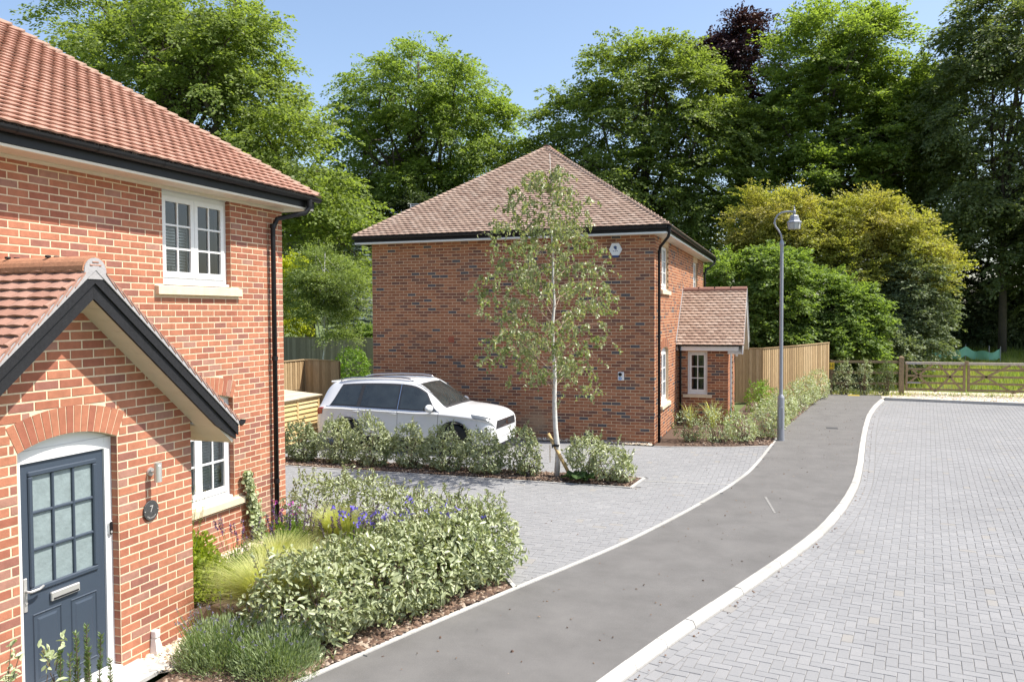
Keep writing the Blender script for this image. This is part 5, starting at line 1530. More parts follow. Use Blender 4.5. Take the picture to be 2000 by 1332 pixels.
# ------------------------------------------------------------------ young birch by the driveway
bt = empty("birch_tree", (0,0,0), "young white barked birch tree staked in the island bed", "tree")
B0 = np.array([-4.14, 14.56, 0])
b = MB()
tk = [B0+np.array([RNG.normal(0,.018), RNG.normal(0,.018), 0])*(1 if z > 0 else 0)+np.array([-.018*z, 0, z]) for z in np.linspace(0, 6.0, 14)]
b.tube([tuple(p) for p in tk], [.050*(1-z/6.0)**1.25+.004 for z in np.linspace(0, 6.0, 14)], 10)
b.build("trunk", K['birchbark'], bt, smooth=True)
K['birchtwig'] = mat('birch_twig', (.34,.25,.18), .8)
b = MB(); Cs = []
for i in range(88):
    t = (i+RNG.random())/88; z = 1.5+t*4.2
    a = i*2.399+RNG.normal(0, .3)
    w_ = 1.55*math.sin(math.pi*min(1, .22+.78*(z-1.5)/4.6))**.8*(1-.42*max(0, (z-3.4)/2.6))
    r_ = max(.14, w_*RNG.uniform(.55, 1.0))*(1.12 if math.cos(a) < 0 else .84)
    st = np.array([B0[0]-.018*z, B0[1], z])
    e = st+np.array([math.cos(a)*r_, math.sin(a)*r_, r_*RNG.uniform(.15, .65)])
    mid = (st+e)/2+np.array([0,0,.12*r_])
    pth = [st, st+(mid-st)*.6+RNG.normal(0,.015,3), mid+RNG.normal(0,.02,3), mid+(e-mid)*.6+RNG.normal(0,.02,3), e, e+np.array([math.cos(a)*.14*r_, math.sin(a)*.14*r_, -.20*r_])]
    b.tube([tuple(p) for p in pth], [.0065,.0055,.0045,.0035,.0022,.0016], 5, cap=False)
    P = np.array(pth)
    for q in range(int(5+9*r_)):
        tt = RNG.uniform(.25, 1.0)*5; k_ = min(int(tt), 4)
        s0 = P[k_]+(P[k_+1]-P[k_])*(tt-k_)
        L_ = RNG.uniform(.10, .40)
        e2 = s0+np.array([RNG.normal(0,.16), RNG.normal(0,.16), -L_*RNG.uniform(.2, 1.)])
        m3 = (s0+e2)/2+np.array([0,0,.04])
        b.tube([tuple(s0), tuple(m3), tuple(e2)], [.0018,.0014,.001], 3, cap=False)
        mm = int(L_*30)+2
        u_ = RNG.uniform(.15, 1.05, mm)[:, None]
        Cs.append((1-u_)**2*s0+2*u_*(1-u_)*m3+u_**2*e2+RNG.normal(0,.018,(mm,3)))
b.build("branches", K['birchtwig'], bt)
Cs = np.vstack(Cs); n = len(Cs)
D_ = RNG.normal(0,.6,(n,3))+np.array([0,0,-.7]); N_ = RNG.normal(0,.8,(n,3))+np.array([0,0,.35])
o = leaf_cloud("crown", Cs, N_, D_, RNG.uniform(.045,.08,n), RNG.uniform(.034,.056,n), LM['birch'], bt, pts6=True)
st = empty("tree_stake", (0,0,0), "slanting round timber stake tied to the birch trunk", "stake")
b = MB(); b.tube([(-3.80,14.42,0),(-4.32,14.62,.80)], .032, 12); b.build("pole", K['pine'], st, smooth=True)
b = MB(); b.tube([(-4.22,14.55,.55),(-4.24,14.60,.60),(-4.20,14.64,.60)], .012, 6); b.lathe([(.062,-.02),(.066,-.02),(.066,.02),(.062,.02)], 16, (-4.15,14.56,.60)); b.build("rubber_tie", K['black'], st)
b = MB(); b.tube([(-4.27,14.56,.60),(-4.26,14.53,.28)], .008, 6); b.build("strap_end", K['pine'], st)
# ------------------------------------------------------------------ garden plants
def shrub(name, label, cat, blobs, mt, dens, leaf, group=None, parent=None, stems=6, base=None, shoots=6, fold=.16, asp=.45, shell=.55):
    """dense leafy shrub: blobs (x,y,z,rx,ry,rz); leaves on the outer shell of the union plus twigs and a few long shoots"""
    root = empty(name, (0,0,0), label, cat, group)
    B = np.array(blobs, float)
    Cs, Ns = [], []
    for i, (x, y, z, rx, ry, rz) in enumerate(B):
        n = int(dens*(rx*ry+ry*rz+rx*rz)*4)
        d = unit(n); r_ = RNG.uniform(shell, 1.05, n)**.6
        # uneven surface
        bumps = 1+.10*np.sin(d[:, 0]*7+i)*np.sin(d[:, 1]*6+i*2)+.08*np.sin(d[:, 2]*9+i*3)
        p = np.array([x, y, z])+d*(r_*bumps)[:, None]*np.array([rx, ry, rz])
        keep = p[:, 2] > .02
        g_ = np.sin(p[:, 0]*13+i)+np.sin(p[:, 1]*14.3+i*2)+np.sin(p[:, 2]*15.1+p[:, 0]*6)
        keep &= RNG.random(n) < .80+.22*g_
        for j, (x2, y2, z2, a2, b2, c2) in enumerate(B):
            if j != i:
                keep &= (((p-np.array([x2,y2,z2]))/np.array([a2,b2,c2]))**2).sum(1) > .45
        Cs.append(p[keep]); Ns.append(d[keep])
    C = np.vstack(Cs); D = np.vstack(Ns)
    b = MB(); sh_c, sh_d = [], []
    lo, hi = B[:, :2].min(0), B[:, :2].max(0)
    for i, (x, y, z, rx, ry, rz) in enumerate(B):
        for _ in range(stems):
            a = RNG.uniform(0, 6.283); k = RNG.uniform(.3, .85)
            e = (x+rx*k*math.cos(a), y+ry*k*math.sin(a), z+rz*RNG.uniform(-.1, .7))
            b.tube(limb_path((x+RNG.normal(0,.04), y+RNG.normal(0,.04), 0), e, .05, 3, .15), [.012,.009,.006,.003], 5, cap=False)
        for _ in range(shoots):
            a = RNG.uniform(0, 6.283); k = RNG.uniform(0, .8)
            s0 = np.array([x+rx*k*math.cos(a), y+ry*k*math.sin(a), z+rz*math.sqrt(max(0,1-k*k))*.9])
            L_ = RNG.uniform(.06, .22)
            e = s0+np.array([math.cos(a)*.35*L_, math.sin(a)*.35*L_, L_])
            b.tube([tuple(s0), tuple(e)], [.004,.002], 4, cap=False)
            m_ = int(L_*55)+3
            t = RNG.uniform(0, 1.05, m_)
            sh_c.append(s0+(e-s0)*t[:, None]+RNG.normal(0,.014,(m_,3))); sh_d.append(np.tile((e-s0)/L_, (m_,1)))
    b.build("stems", K['twig'], root)["kind"] = "stuff"
    n = len(C)
    N_ = D*.7+RNG.normal(0,.55,(n,3))+np.array([0,0,.5])
    A_ = D*.6+RNG.normal(0,.75,(n,3))+np.array([0,0,-.15])
    s = leaf*RNG.uniform(.45, 1.3, n)
    if sh_c:
        C2 = np.vstack(sh_c); D2 = np.vstack(sh_d); m_ = len(C2)
        C = np.vstack([C, C2]); N_ = np.vstack([N_, RNG.normal(0,.7,(m_,3))+np.array([0,0,.6])])
        A_ = np.vstack([A_, D2*.8+RNG.normal(0,.7,(m_,3))]); s = np.concatenate([s, leaf*RNG.uniform(.5,.95,m_)])
    leaf_cloud("foliage", C, N_, A_, s, s*asp, mt, root, fold=fold, pts6=True)["kind"] = "stuff"
    return root

EL, ED = LM['elaeagnus'], LM['elaeagnus_dark']
# front hedge beside the path
fh = []
for t in np.linspace(0, 1, 8):
    y = 6.3+t*2.35; x = float(XE(y))-.58-.06*math.sin(t*9)
    fh.append((x, y, .40+.03*math.sin(t*11), .52, .42, .46))
fh += [(-3.95,7.6,.42,.4,.4,.42), (-3.75,8.2,.44,.4,.4,.42)]
shrub("elaeagnus_hedge", "silvery leaved hedge running along the footpath edge", "hedge", fh, EL, 1000, .072, shoots=7)
rh = []
for t in np.linspace(0, 1, 7):
    x = -6.15+t*2.75; y = 9.55-.75*t*t+.06*math.sin(t*8)
    rh.append((x, y, .42+.04*math.sin(t*7), .42, .36, .46))
shrub("elaeagnus_hedge", "silvery leaved hedge along the driveway behind the violet flowers", "hedge", rh, EL, 950, .062, shoots=10)
# island shrubs
isl = [(-9.72,14.60,.40,.44,.36,.40,'leftmost silvery shrub in the island bed, beside the brick corner'), (-8.85,14.62,.44,.42,.38,.46,'second silvery shrub from the left in the island bed'),
       (-8.05,14.55,.48,.44,.38,.50,'third and tallest silvery shrub in the island bed, before the car doors'), (-7.22,14.60,.42,.40,.36,.44,'fourth silvery shrub from the left in the island bed'),
       (-6.45,14.55,.41,.42,.38,.44,'fifth silvery shrub in the island bed, before the front wheel'), (-5.62,14.50,.40,.46,.40,.43,'sixth silvery shrub in the island bed, before the car bumper'),
       (-4.82,14.58,.43,.36,.34,.46,'silvery shrub just left of the birch trunk'), ]
for x, y, z, a, b_, c, lab in isl:
    shrub("elaeagnus_shrub", lab, "shrub", [(x,y,z,a,b_,c), (x+.16,y-.08,z*.55,a*.7,b_*.75,c*.55)], ED if int(x*10) % 2 else EL, 950, .075, group="silvery shrubs in the island bed", shoots=7)
shrub("elaeagnus_shrub", "round silvery shrub right of the birch stake", "shrub", [(-3.55,14.50,.46,.42,.36,.34), (-3.15,14.46,.38,.40,.36,.32), (-2.86,14.42,.22,.24,.26,.22)], EL, 950, .075, group="silvery shrubs in the island bed", shoots=9)
# broad leaves at the foot of the stake
o = empty("broad_leaf_plant", (0,0,0), "large dark green leaves at the foot of the round shrub", "plant")
for k in range(7):
    a = -math.pi/2+(k-3)*.42; L_ = RNG.uniform(.2,.3)
    c = Vector((-3.62+math.cos(a)*L_*.9, 14.28+math.sin(a)*L_*.55, .10+.04*(k%2)))
    d = Vector((math.cos(a), math.sin(a)*.8, -.25)).normalized(); s = d.cross(Vector((0,0,1))).normalized(); u_ = s.cross(d)
    b = MB(); vs = []
    prof = [(-.5,.02),(-.35,.34),(-.1,.48),(.15,.40),(.35,.22),(.5,.0)]
    for t, wv in prof:
        j = .04*math.sin(t*19+k)
        vs += [c+d*t*L_-s*wv*L_+u_*(.03+j), c+d*t*L_, c+d*t*L_+s*wv*L_+u_*(.03-j)]
    fs = []
    for i in range(len(prof)-1):
        fs += [(3*i,3*i+1,3*i+4,3*i+3),(3*i+1,3*i+2,3*i+5,3*i+4)]
    b.add(vs, fs); b.build("leaf", LM['dk'] if 'dk' in LM else leaf_mat('dock_leaf', (.035,.075,.018), (.06,.11,.03), None, trans=.25), o)
q = MB(); q.lathe([(.035,0),(.036,.11),(.03,.115)], 14, (-4.62,14.30,0)); q.build("watering_tube", K['black'], label="short black watering pipe standing in the island mulch", cat="pipe")

# second house front bed
h2s = [((-2.35,19.5,.36,.34,.34,.38), 'dark speckled shrub at the brown house corner', ED), ((-1.75,19.55,.40,.40,.38,.42), 'bushy speckled shrub below the porch window', LM['pale']),
       ((-1.15,19.75,.36,.38,.38,.38), 'speckled shrub beside the lamp post bed edge', LM['pale']), ((-.62,20.7,.42,.42,.6,.44), 'pale shrub immediately left of the lamp post', LM['pale']),
       ((-.45,22.4,.42,.42,.7,.44), 'pale shrub immediately behind the lamp post', LM['pale']), ((-.25,24.4,.42,.42,.8,.44), 'pale shrub by the footpath, middle of the fence row', LM['pale']),
       ((.1,26.6,.44,.42,.8,.46), 'pale shrub by the footpath, right of the lamp post', LM['pale']), ((.45,28.7,.46,.42,.8,.48), 'pale shrub before the right half of the fence', LM['pale']), ((.85,30.7,.48,.42,.8,.52), 'pale shrub nearest the yellow hydrant sign', LM['pale'])]
for bl_, lab, mt in h2s:
    shrub("euonymus_shrub", lab, "shrub", [bl_, (bl_[0]+.12, bl_[1]+.12, bl_[2]*.7, bl_[3]*.8, bl_[4]*.7, bl_[5]*.7)], mt, 480, .062, group="shrubs along the second house front", shoots=4)
shrub("green_shrub", "fresh green shrub between the porch corner and the fence", "shrub", [(-.95,25.0,.5,.4,.5,.5),(-.8,26.2,.45,.35,.4,.42)], LM['bright'], 420, .07, shoots=8)
shrub("green_shrub", "low green plant below the porch window", "shrub", [(-1.35,20.15,.42,.26,.25,.28)], LM['bright'], 420, .05, shoots=4)
# plants growing through the rail fence
for x, y, lab in ((1.75,32.5,'pale leafy bush growing against the rail fence, left'), (2.45,32.6,'pale leafy bush growing against the rail fence, middle'), (3.2,32.7,'pale leafy bush growing against the rail fence, by the gate post')):
    shrub("hedge_plant", lab, "shrub", [(x,y,.45,.38,.3,.52),(x+.12,y,.9,.24,.2,.28)], LM['pale'] if x < 2.8 else LM['elder'], 420, .07, group="bushes against the rail fence", shoots=8)
shrub("round_shrub", "rounded bright green shrub by the far fence", "shrub", [(-18.1,31.2,.85,.85,.8,.75)], LM['bright'], 260, .13, shoots=4)

def blades(name, label, cat, c, n, h, spread, mt, w_=.004, lean=(0,0), group=None, arch_=.6, parent=None):
    """fountain of fine arching grass blades"""
    a = RNG.uniform(0, 6.283, n); L_ = h*RNG.uniform(.6, 1.1, n); sp = spread*RNG.uniform(.1, 1, n)
    st = np.column_stack([c[0]+np.cos(a)*.06*RNG.random(n), c[1]+np.sin(a)*.06*RNG.random(n), np.full(n, c[2])])
    dirh = np.column_stack([np.cos(a), np.sin(a), np.zeros(n)])
    sd = np.column_stack([-np.sin(a), np.cos(a), np.zeros(n)])*w_/2
    K_ = 5; V = []
    for k in range(K_+1):
        t = k/K_
        p = st + dirh*(sp*t**1.6)[:, None] + np.array([lean[0], lean[1], 0])*(t**1.8) + np.column_stack([np.zeros(n), np.zeros(n), L_*(t - arch_*.45*t**3)])
        wv = (1-t)**.6*1.0+.12
        V += [p-sd*wv, p+sd*wv]
    V = np.stack(V, 1).reshape(-1, 3)
    base = np.arange(n)[:, None]*(2*(K_+1))
    F = np.concatenate([base+np.array([[2*k, 2*k+1, 2*k+3, 2*k+2]]) for k in range(K_)], 0)
    if parent is None:
        parent = empty(name, (0,0,0), label, cat, group)
    o = link(bpy.data.objects.new("blades", np_mesh("blades", V, F, mt)), parent); o["kind"] = "stuff"
    return parent
LM['stipa'] = leaf_mat('feather_grass', (.36,.39,.13), (.60,.57,.30), (.46,.50,.18), trans=.4, nscale=4)
LM['lav'] = leaf_mat('lavender_foliage', (.20,.27,.12), (.36,.43,.24), None, trans=.3)
LM['stem'] = leaf_mat('green_stem', (.10,.19,.03), (.19,.27,.06), None, trans=.3)
blades("feather_grass", "arching pale feather grass clump near the porch corner", "grass", (-4.90,6.75,0), 4200, .85, .70, LM['stipa'], w_=.0045, lean=(.05,-.05), group="feather grass clumps")
blades("feather_grass", "second feather grass clump left of the silvery hedge", "grass", (-4.85,7.4,0), 2600, .75, .55, LM['stipa'], w_=.0045, lean=(.12,-.05), group="feather grass clumps")
blades("feather_grass", "golden feather grass clump before the driveway hedge", "grass", (-5.45,8.95,0), 3000, .82, .5, LM['stipa'], w_=.0045, lean=(.1,-.1), group="feather grass clumps")
blades("feather_grass", "tall feather grass plume beside the left house wall", "grass", (-5.35,7.6,0), 2600, .80, .5, LM['stipa'], w_=.0045, lean=(.1,-.05), group="feather grass clumps")
blades("sedge", "upright strappy sedge under the second porch window", "grass", (-1.98,21.9,0), 60, 1.0, .5, LM['stipa'], w_=.02)
blades("sedge", "strappy sedge left of the second porch window", "grass", (-2.55,21.9,0), 60, .85, .4, LM['stipa'], w_=.02)

def flower_spikes(root, c, r_, n, h0, h1, mt, head=(.07,.16), hr=.008, stem=True, petal=.018, cnt=26):
    """upright spikes covered with small florets"""
    C, D_, b = [], [], MB()
    for i in range(n):
        a = RNG.uniform(0, 6.283); k = math.sqrt(RNG.random())*r_
        p0 = np.array([c[0]+k*math.cos(a)*.6, c[1]+k*math.sin(a)*.6, c[2]])
        h = RNG.uniform(h0, h1)
        p1 = np.array([c[0]+k*math.cos(a), c[1]+k*math.sin(a), c[2]+h])+np.array([math.cos(a), math.sin(a), 0])*.12*h*k/r_
        b.tube([tuple(p0), tuple(p1)], [.0028,.0018], 4, cap=False)
        hd = RNG.uniform(*head); d = (p1-p0)/np.linalg.norm(p1-p0)
        m_ = cnt
        t = RNG.uniform(-1, 0, m_)*hd
        C.append(p1+d*t[:, None]+RNG.normal(0, hr, (m_,3))); D_.append(np.tile(d, (m_,1))+RNG.normal(0,.8,(m_,3)))
    b.build("stalks", LM['stem'], root)["kind"] = "stuff"
    C = np.vstack(C); n_ = len(C)
    leaf_cloud("flower_heads", C, RNG.normal(0,1,(n_,3)), np.vstack(D_), RNG.uniform(.6,1.2,n_)*petal, RNG.uniform(.5,.8,n_)*petal, mt, root)["kind"] = "stuff"
K['salvia'] = leaf_mat('salvia_purple', (.065,.028,.11), (.15,.06,.24), None, trans=.2)
K['violet'] = leaf_mat('violet_petals', (.13,.10,.50), (.24,.20,.75), None, trans=.3)
K['magenta'] = leaf_mat('magenta_petals', (.45,.07,.45), (.65,.15,.62), None, trans=.3)
K['lavender'] = leaf_mat('lavender_petals', (.17,.15,.33), (.30,.27,.48), None, trans=.3)
def cushion(root, c, rx, rz, n, mt, leaf=.03, asp=.22, up=1.0):
    d = unit(n); d[:, 2] = np.abs(d[:, 2]); r_ = RNG.uniform(.35, 1.05, n)
    C = np.array(c)+d*r_[:, None]*np.array([rx, rx, rz])
    leaf_cloud("foliage", C, RNG.normal(0,1,(n,3)), d+np.array([0,0,up])+RNG.normal(0,.4,(n,3)), RNG.uniform(.6,1.3,n)*leaf, RNG.uniform(.8,1.2,n)*leaf*asp, mt, root)["kind"] = "stuff"
for (x, y, lab) in ((-4.72,5.85,'lavender bush at the porch corner, by the white pipe cover'), (-4.18,5.88,'lavender bush between porch and footpath, below the hedge')):
    r_ = empty("lavender", (0,0,0), lab, "plant", "lavender bushes")
    cushion(r_, (x,y,.0), .40, .40, 9000, LM['lav'], .06, .13)
    flower_spikes(r_, (x,y,.1), .42, 80, .22, .40, K['lavender'], head=(.025,.05), hr=.005, petal=.010, cnt=16)
for x, y, n, lab in ((-5.85,8.62,26,'dark purple salvia spikes beside the golden feather grass'), (-6.05,7.95,13,'dark purple salvia spikes near the left house wall'), (-5.15,8.72,22,'dark purple salvia spikes before the golden feather grass')):
    r_ = empty("salvia", (0,0,0), lab, "plant", "purple salvia clumps")
    cushion(r_, (x,y,.02), .32, .34, 1500, LM['stem'], .05, .35)
    flower_spikes(r_, (x,y,.05), .34, n, .42, .66, K['salvia'], head=(.12,.22), hr=.008, petal=.02, cnt=44)
r_ = empty("cranesbill", (0,0,0), "magenta flowered plant by the downpipe", "plant")
cushion(r_, (-6.2,9.0,.02), .30, .42, 1300, LM['bright'], .05, .5)
flower_spikes(r_, (-6.2,9.0,.1), .22, 7, .38, .56, K['magenta'], head=(.01,.03), hr=.016, petal=.032, cnt=8)
r_ = empty("bellflower", (0,0,0), "violet blue flowers in the middle of the silvery hedges", "plant")
for c in ((-4.75,8.35),(-4.35,8.5),(-4.0,8.62),(-3.65,8.55)):
    cushion(r_, (c[0],c[1],.05), .28, .55, 700, LM['stem'], .06, .25)
    flower_spikes(r_, (c[0],c[1],.2), .30, 9, .46, .66, K['violet'], head=(.02,.06), hr=.022, petal=.045, cnt=12)
r_ = empty("green_perennials", (0,0,0), "mixed green perennials filling the middle of the front bed", "plant")
for c, n in (((-5.3,8.2),900),((-5.4,7.6),900),((-5.9,8.2),700),((-4.7,8.0),900)):
    cushion(r_, (c[0],c[1],.02), .36, .36, n, LM['stem'], .06, .3)
r_ = empty("heuchera", (0,0,0), "yellow green foliage plant with wiry stalks in the porch corner", "plant")
for c in ((-6.1,6.85,.05),(-5.95,7.15,.05),(-6.15,7.4,.05),(-6.0,6.8,.3),(-6.1,7.1,.38)):
    cushion(r_, c, .30, .36, 850, LM['yellowgreen'], .055, .75, up=.3)
flower_spikes(r_, (-6.2,7.0,.3), .3, 22, .6, .95, K['wiry'] if 'wiry' in K else leaf_mat('wiry_flowers', (.42,.35,.12), (.55,.42,.2), None), head=(.2,.4), hr=.02, petal=.014, cnt=14)
r_ = empty("ivy", (0,0,0), "variegated ivy climbing the left house wall by the downpipe", "plant")
t = RNG.uniform(0, 1, 900)
C = np.column_stack([np.full(900, X1+.05)+RNG.uniform(0,.08,900), 9.05+.28*(t-.5)*-1+RNG.normal(0,.06,900)*(1.3-t), t*1.0])
leaf_cloud("foliage", C, np.tile([1.,-.2,.4],(900,1))+RNG.normal(0,.4,(900,3)), RNG.normal(0,.6,(900,3))+np.array([0,0,-.5]), RNG.uniform(.04,.07,900), RNG.uniform(.035,.06,900), LM['pale'], r_, pts6=True)["kind"] = "stuff"
b = MB()
for k in range(4):
    b.tube(limb_path((X1+.03, 9.2-.1*k, 0), (X1+.03, 8.95+.06*k, .95), 0, 5, .2), [.006]*6, 5)
b.build("vines", K['twig'], r_)
# log edging in the bed
q = MB(); q.prism([(.10*math.cos(math.pi*k/10), .02+.24*math.sin(math.pi*k/10)**.6) for k in range(11)], 0, .03, axis='y'); o = q.build("log_edging", K['oak'], label="round topped wooden board in the bed beside the porch corner", cat="board"); o.location = (-5.25, 6.38, 0); o.rotation_euler = (0,0,.4)
# rosemary stems in the very foreground
r_ = empty("rosemary", (0,0,0), "upright rosemary shoots in front of the blue door", "plant")
rb_ = MB(); C, D_ = [], []
for (px, py, h) in ((-4.70,4.147,.79),(-4.68,4.228,.70),(-4.70,4.337,.84),(-4.70,4.394,.87),(-4.66,4.37,.72),(-4.72,4.40,.66),(-4.70,4.468,.785),(-4.71,4.60,.54),(-4.74,4.31,.62),(-4.66,4.18,.55)):
    p0 = np.array([px, py, 0]); p1 = p0+np.array([RNG.normal(0,.03), RNG.normal(0,.03), h])
    rb_.tube([tuple(p0), tuple(p1)], [.006,.003], 5)
    m_ = int(h*420); t = RNG.uniform(.12, 1, m_); a = RNG.uniform(0, 6.283, m_)
    dd = np.column_stack([np.cos(a), np.sin(a), np.full(m_, 1.0)])
    C.append(p0+(p1-p0)*t[:, None]+dd*.012); D_.append(dd)
rb_.build("stems", K['twig'], r_)
C = np.vstack(C); D_ = np.vstack(D_); n_ = len(C)
LM['rosemary'] = leaf_mat('rosemary_needles', (.10,.16,.05), (.20,.27,.10), None, trans=.25)
leaf_cloud("foliage", C, RNG.normal(0,1,(n_,3)), D_, RNG.uniform(.028,.045,n_), RNG.uniform(.006,.010,n_), LM['rosemary'], r_)["kind"] = "stuff"
shrub("foreground_shrub", "pale leaved shoots at the bottom left corner", "shrub", [(-4.72,3.80,.62,.10,.08,.12),(-4.70,4.10,.58,.08,.08,.10)], LM['pale'], 200, .075, shoots=3)
# meadow grass, tall along the wood
def grass_field(name, label, poly, n, h0, h1, mt, w_=.012):
    P = np.array(poly); lo, hi = P.min(0), P.max(0)
    c = RNG.uniform(lo, hi, (n*3, 2)); c = c[in_poly(c[:, 0], c[:, 1], poly)][:n]; n = len(c)
    z = terrain(c[:, 0], c[:, 1]); h = RNG.uniform(h0, h1, n)
    a = RNG.uniform(0, 6.283, n); d = np.column_stack([np.cos(a), np.sin(a), np.zeros(n)])
    sd = np.column_stack([-np.sin(a), np.cos(a), np.zeros(n)])*w_
    b0 = np.column_stack([c, z]); m1 = b0+d*(h*.12)[:, None]+np.array([0,0,1])*(h*.6)[:, None]; tp = b0+d*(h*.4)[:, None]+np.array([0,0,1])*h[:, None]
    V = np.stack([b0-sd, b0+sd, m1+sd*.7, m1-sd*.7, tp, tp+sd*.1], 1).reshape(-1, 3)
    base = np.arange(n)[:, None]*6
    F = np.concatenate([base+np.array([[0,1,2,3]]), base+np.array([[3,2,5,4]])], 0)
    o = link(bpy.data.objects.new(name, np_mesh(name, V, F, mt))); tag(o, label, "grass", kind="stuff")
LM['meadow'] = leaf_mat('meadow_grass', (.17,.25,.035), (.33,.40,.08), (.38,.39,.12), trans=.42, nscale=.6)
grass_field("meadow_grass", "long meadow grass beyond the timber gate", [(2.5,34.8),(11,34.4),(16,50),(4,50),(3.0,36)], 30000, .18, .45, LM['meadow'], .010)
grass_field("tall_weeds", "tall weeds and grass along the edge of the wood", [(5,46.5),(15,46.5),(16,50),(5,50)], 7000, .5, 1.1, LM['elder'], .025)
grass_field("verge_grass", "rough grass tufts around the rail fence and gate posts", [(1.4,32.4),(3.9,32.4),(4.3,32.9),(9,33.0),(9,33.6),(4,33.4),(1.6,33.6)], 2600, .08, .3, LM['meadow'], .008)
# ------------------------------------------------------------------ parked white SUV
def catmull(P, m):
    """P (k,2) -> sampled with m per segment, plus parameter values"""
    P = np.array(P, float); k = len(P)
    Q = np.vstack([2*P[0]-P[1], P, 2*P[-1]-P[-2]])
    out = []
    for i in range(k-1):
        p0, p1, p2, p3 = Q[i], Q[i+1], Q[i+2], Q[i+3]
        for j in range(m):
            t = j/m
            out.append(.5*((2*p1)+(-p0+p2)*t+(2*p0-5*p1+4*p2-p3)*t*t+(-p0+3*p1-3*p2+p3)*t**3))
    out.append(P[-1])
    return np.array(out)
ST = np.array([  # x, z_top, w_top, z_belt, w_belt, w_max
 (-2.245,.93,.66,.86,.72,.75), (-2.21,1.06,.64,.95,.77,.83), (-2.10,1.33,.60,1.00,.815,.885), (-1.94,1.50,.585,1.015,.845,.905), (-1.78,1.565,.58,1.02,.858,.912), (-1.5,1.60,.59,1.02,.87,.918), (-1.0,1.63,.60,1.005,.88,.92),
 (-.4,1.64,.605,.99,.885,.92), (.05,1.625,.60,.98,.885,.92), (.32,1.575,.595,.972,.885,.92), (.55,1.455,.61,.967,.885,.92), (.80,1.29,.65,.962,.885,.92), (1.02,1.13,.72,.955,.88,.92),
 (1.18,1.075,.745,.945,.88,.918), (1.5,1.045,.74,.925,.87,.912), (1.8,1.005,.73,.90,.86,.905), (2.0,.965,.70,.87,.82,.875), (2.12,.92,.66,.835,.77,.83), (2.20,.86,.61,.79,.70,.76), (2.24,.78,.56,.73,.64,.70)])
def interp_st(x):
    i = np.clip(np.searchsorted(ST[:, 0], x)-1, 0, len(ST)-2)
    p1, p2 = ST[i], ST[i+1]; p0 = ST[max(i-1, 0)]; p3 = ST[min(i+2, len(ST)-1)]
    h = p2[0]-p1[0]; t = (x-p1[0])/h
    m1 = (p2-p0)/max(p2[0]-p0[0], 1e-6)*h; m2 = (p3-p1)/max(p3[0]-p1[0], 1e-6)*h
    return (2*t**3-3*t*t+1)*p1+(t**3-2*t*t+t)*m1+(-2*t**3+3*t*t)*p2+(t**3-t*t)*m2
MS = 8
def section(x):
    _, zt, wt, zb, wb, wm = interp_st(x)
    z3 = max(zt-.055, zb+.02)
    P = [(0, zt), (wt*.55, zt-.010), (wt*.88, zt-.028), (wt, z3), (wb, zb), (wm, zb-.055), (wm-.022, zb-.105), (wm-.004, .60), (wm-.03, .38), (wm-.12, .25)]
    return catmull(P, MS)
def csurf(x, v, side=-1, off=0.):
    S = section(x); f_ = v*MS; i = int(min(max(f_, 0), len(S)-1.001)); t = f_-i
    p = S[i]*(1-t)+S[i+1]*t
    d = S[min(i+1, len(S)-1)]-S[max(i-1, 0)] if i > 0 else S[1]-S[0]
    nrm = np.array([-d[1], d[0]])*-1; nrm /= np.linalg.norm(nrm)+1e-9
    # outward: y positive, or z positive on top
    if nrm[0]*1.0+nrm[1]*.6 < 0: nrm = -nrm
    q = p+nrm*off
    return (x, side*q[0], q[1])
car = empty("parked_car", (-8.15, 16.97, .0), "white five door SUV parked on the driveway beside the brick wall", "car")
car.scale = (.962, 1, .975)
K['paint'] = mat('white_car_paint', (.76,.77,.78), .28, coat=.8, spec=.5)
K['carglass'] = mat('dark_car_glass', (.030,.036,.036), .03, spec=1., var=.5, vscale=2.5)
K['chrome'] = mat('chrome', (.7,.7,.72), .12, metal=1.)
K['tyre'] = mat('tyre_rubber', (.02,.02,.02), .8)
K['rim'] = mat('alloy', (.45,.45,.47), .3, metal=1.)
K['tail'] = mat('tail_light', (.30,.01,.012), .15, coat=.5)
K['headlamp'] = mat('headlamp', (.09,.10,.11), .12, coat=1.)
K['trimgrey'] = mat('dark_trim', (.035,.035,.038), .5)
WH = [(-1.34, .345), (1.35, .345)]
xs = np.linspace(-2.245, 2.24, 130)
rows = [section(x) for x in xs]; nv = len(rows[0])
b = MB()
for side in (-1, 1):
    vs = [(x, side*p[0], p[1]) for x, S in zip(xs, rows) for p in S]
    fs = []
    for i in range(len(xs)-1):
        for j in range(nv-1):
            cx = (xs[i]+xs[i+1])/2; p = (rows[i][j]+rows[i+1][j+1])/2
            if p[0] > .6 and any((cx-wx)**2+(p[1]-wz)**2 < .395**2 for wx, wz in WH): continue
            q = (i*nv+j, i*nv+j+1, (i+1)*nv+j+1, (i+1)*nv+j)
            fs.append(q if side < 0 else q[::-1])
    b.add(vs, fs)
for x, S in ((xs[0], rows[0]), (xs[-1], rows[-1])):
    b.add([(x, -p[0], p[1]) for p in S]+[(x, p[0], p[1]) for p in S[::-1]], [tuple(range(2*nv))])
b.build("body", K['paint'], car, smooth=True)
